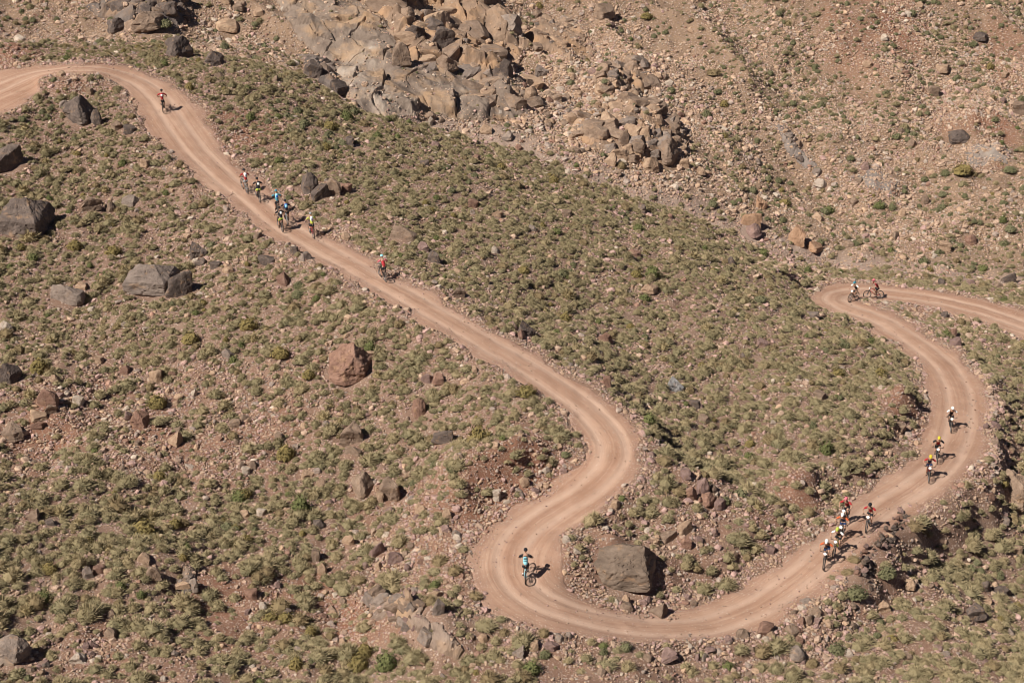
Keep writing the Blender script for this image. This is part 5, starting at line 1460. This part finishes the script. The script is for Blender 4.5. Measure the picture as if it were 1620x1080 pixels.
def part(name, me, parent, mat, label=None, loc=None):
    o = link(name, me, parent, loc); set_mat(o, mat)
    if label: o['label'] = label
    return o
def rider(u, v, pose, near, jersey, sleeve, shorts, helmet, bikec, plabel, blabel, pack=None, pocket=None, shoe='black', sock='black', stripes=None, face=None, gloves='black', arms=None):
    p, d = P(u, v)
    i = int(np.argmin((line[:, 0] - p[0]) ** 2 + (line[:, 1] - p[1]) ** 2))
    t = -tang[i]; yaw = math.atan2(t[1], t[0]) if face is None else R(face)
    h = np.array([math.cos(yaw), math.sin(yaw)])
    c = p[:2] + (-h if near == 'front' else h) * 0.57
    def road_z(x, y): return float(bil(RZ, X0, Y0, GS, x, y))
    zf = road_z(*(c + h * .57)); zr = road_z(*(c - h * .57)); pitch = math.atan2(zf - zr, 1.14)
    z = (zf + zr) / 2 + 0.005
    rotm = (Matrix.Rotation(yaw, 4, 'Z') @ Matrix.Rotation(-pitch, 4, 'Y')).to_euler()
    bk = link('mountain_bike', None); bk.location = (c[0], c[1], z); bk.rotation_euler = rotm
    meta(bk, blabel, 'bicycle', 'mountain bikes ridden on the dirt track')
    F = fab(bikec)
    part('frame', ME_FRAME, bk, F); part('fork', ME_FORK, bk, DARKM); 
    for hub in (RH, FH):
        w = part('wheel', ME_WHEEL, bk, METAL, None, hub); part('tyre', ME_TYRE, w, DUSTY); part('brake_disc', ME_DISC, w, METAL)
    hb = part('handlebar', ME_BAR, bk, DARKM)
    for s in (1, -1): part('grip', ME_GRIP[s], hb, BLACK)
    part('saddle', ME_SADDLE, bk, BLACK); part('seat_post', ME_POST, bk, DARKM)
    po = POSES[pose]
    ck = part('crankset', CRANK[pose], bk, DARKM, None, BB)
    for s in (1, -1): part('pedal', ME_PEDAL, ck, BLACK, None, po['ped'][s] - BB)
    pl = part('number_plate', ME_PLATE, bk, PLATE, None, (.445, 0, .955)); pl.rotation_euler = (0, R(-12), 0)
    pe = link('person', po['body']); set_mat(pe, SKIN if arms is None else fab(arms)); pe.location = bk.location; pe.rotation_euler = rotm
    meta(pe, plabel, 'person', 'mountain bikers riding along the track')
    part('jersey', po['jersey'], pe, fab(jersey))
    for s in (1, -1):
        part('sleeve', po['sleeve'][s], pe, fab(sleeve)); part('shorts_leg', po['shorts'][s], pe, fab(shorts))
        part('shoe', po['shoe'][s], pe, fab(shoe)); part('sock', po['sock'][s], pe, fab(sock)); part('glove', po['glove'][s], pe, fab(gloves))
    part('helmet', ME_HELMET, pe, fab(helmet)); part('sunglasses', ME_GLASS, pe, BLACK)
    if pack:
        b = part('backpack', ME_PACK, pe, fab(pack)); part('pocket', ME_POCKET, b, fab(pocket or pack)); [part('strap', ME_STRAP[q], b, BLACK) for q in (1, -1)]
    if stripes: part('stripe', ME_STRIPE, pe, fab(stripes))
rider(258,178,1,'rear','red','red','black','black','black','rider in red with red and white pack alone at the upper bend','mountain bike under the lone rider at the upper bend','red','white',face=100)
rider(391,306,0,'rear','red','red','grey','black','grey','leading rider in red with a white pack on the upper straight','mountain bike of the red rider leading the upper group','white','grey',face=118)
rider(411,320,2,'rear','black','black','green','black','black','rider in black top and yellow green shorts behind the red leader','mountain bike of the rider in yellow green shorts','black','white',face=112)
rider(440,340,0,'rear','teal','teal','black','teal','black','rider in pale teal jersey and teal helmet','mountain bike under the teal helmeted rider','lightblue','blue',face=105)
rider(455,356,1,'rear','black','black','black','black','grey','rider with a blue pack right behind the teal rider','mountain bike under the rider with the blue pack','blue','lightblue',face=107)
rider(447,367,0,'rear','black','black','green','black','black','rider in black and white top with green shorts, nearest of the tight trio','mountain bike of the nearest rider in the tight trio','black','white',face=113)
rider(496,377,2,'rear','neon','neon','black','grey','red','rider in neon yellow with a white pack behind the upper group','mountain bike of the neon yellow rider','white','grey',face=110)
rider(610,446,0,'rear','red','pink','black','lightblue','black','lone rider in red with pale blue helmet on the long straight','mountain bike under the lone red rider on the long straight',None,face=115)
rider(831,922,0,'rear','lightblue','black','black','black','lightblue','rider in black and white stripes climbing through the lower hairpin','pale blue mountain bike in the lower hairpin',None,sock='white',stripes='black',face=88)
rider(1344,478,1,'front','black','white','black','teal','black','rider with white sleeves and teal helmet at the upper right hairpin','mountain bike of the white sleeved rider at the upper right hairpin',sock='white',face=228)
rider(1371,472,0,'front','red','darkred','black','pink','red','rider in red seen side on entering the upper right hairpin','red mountain bike seen side on at the upper right hairpin',face=188)
rider(1504,684,0,'front','black','white','black','white','black','rider with white helmet and white sleeves on the right hand bend','mountain bike of the white helmeted rider on the right bend',face=260)
rider(1482,733,1,'front','red','black','black','yellow','black','rider with yellow helmet, black sleeves and red jersey','mountain bike of the yellow helmeted rider in black sleeves',face=257)
rider(1469,763,2,'front','navy','red','navy','yellow','red','rider with yellow helmet, red sleeves and dark bib','red mountain bike of the yellow helmeted rider in red sleeves',face=259)
rider(1331,832,1,'front','darkred','red','black','pink','black','rider with pink helmet and dark red jersey at the left of the lower group','mountain bike of the pink helmeted rider',face=241)
rider(1370,842,0,'front','red','red','black','black','grey','rider with black helmet and red jersey near the stone wall','mountain bike beside the stone wall',face=246)
rider(1327,858,2,'front','navy','orange','navy','white','black','rider in orange and navy with white helmet, just behind the lime helmet','mountain bike of the orange rider behind the lime helmet',face=246)
rider(1319,881,0,'front','black','white','black','neon','neon','rider with lime yellow helmet and pale sleeves in the lower group','lime mountain bike of the lime helmeted rider',face=244)
rider(1303,900,1,'front','navy','orange','navy','white','black','rider in orange and navy with white helmet leading the lower group','mountain bike leading the lower group',face=249)
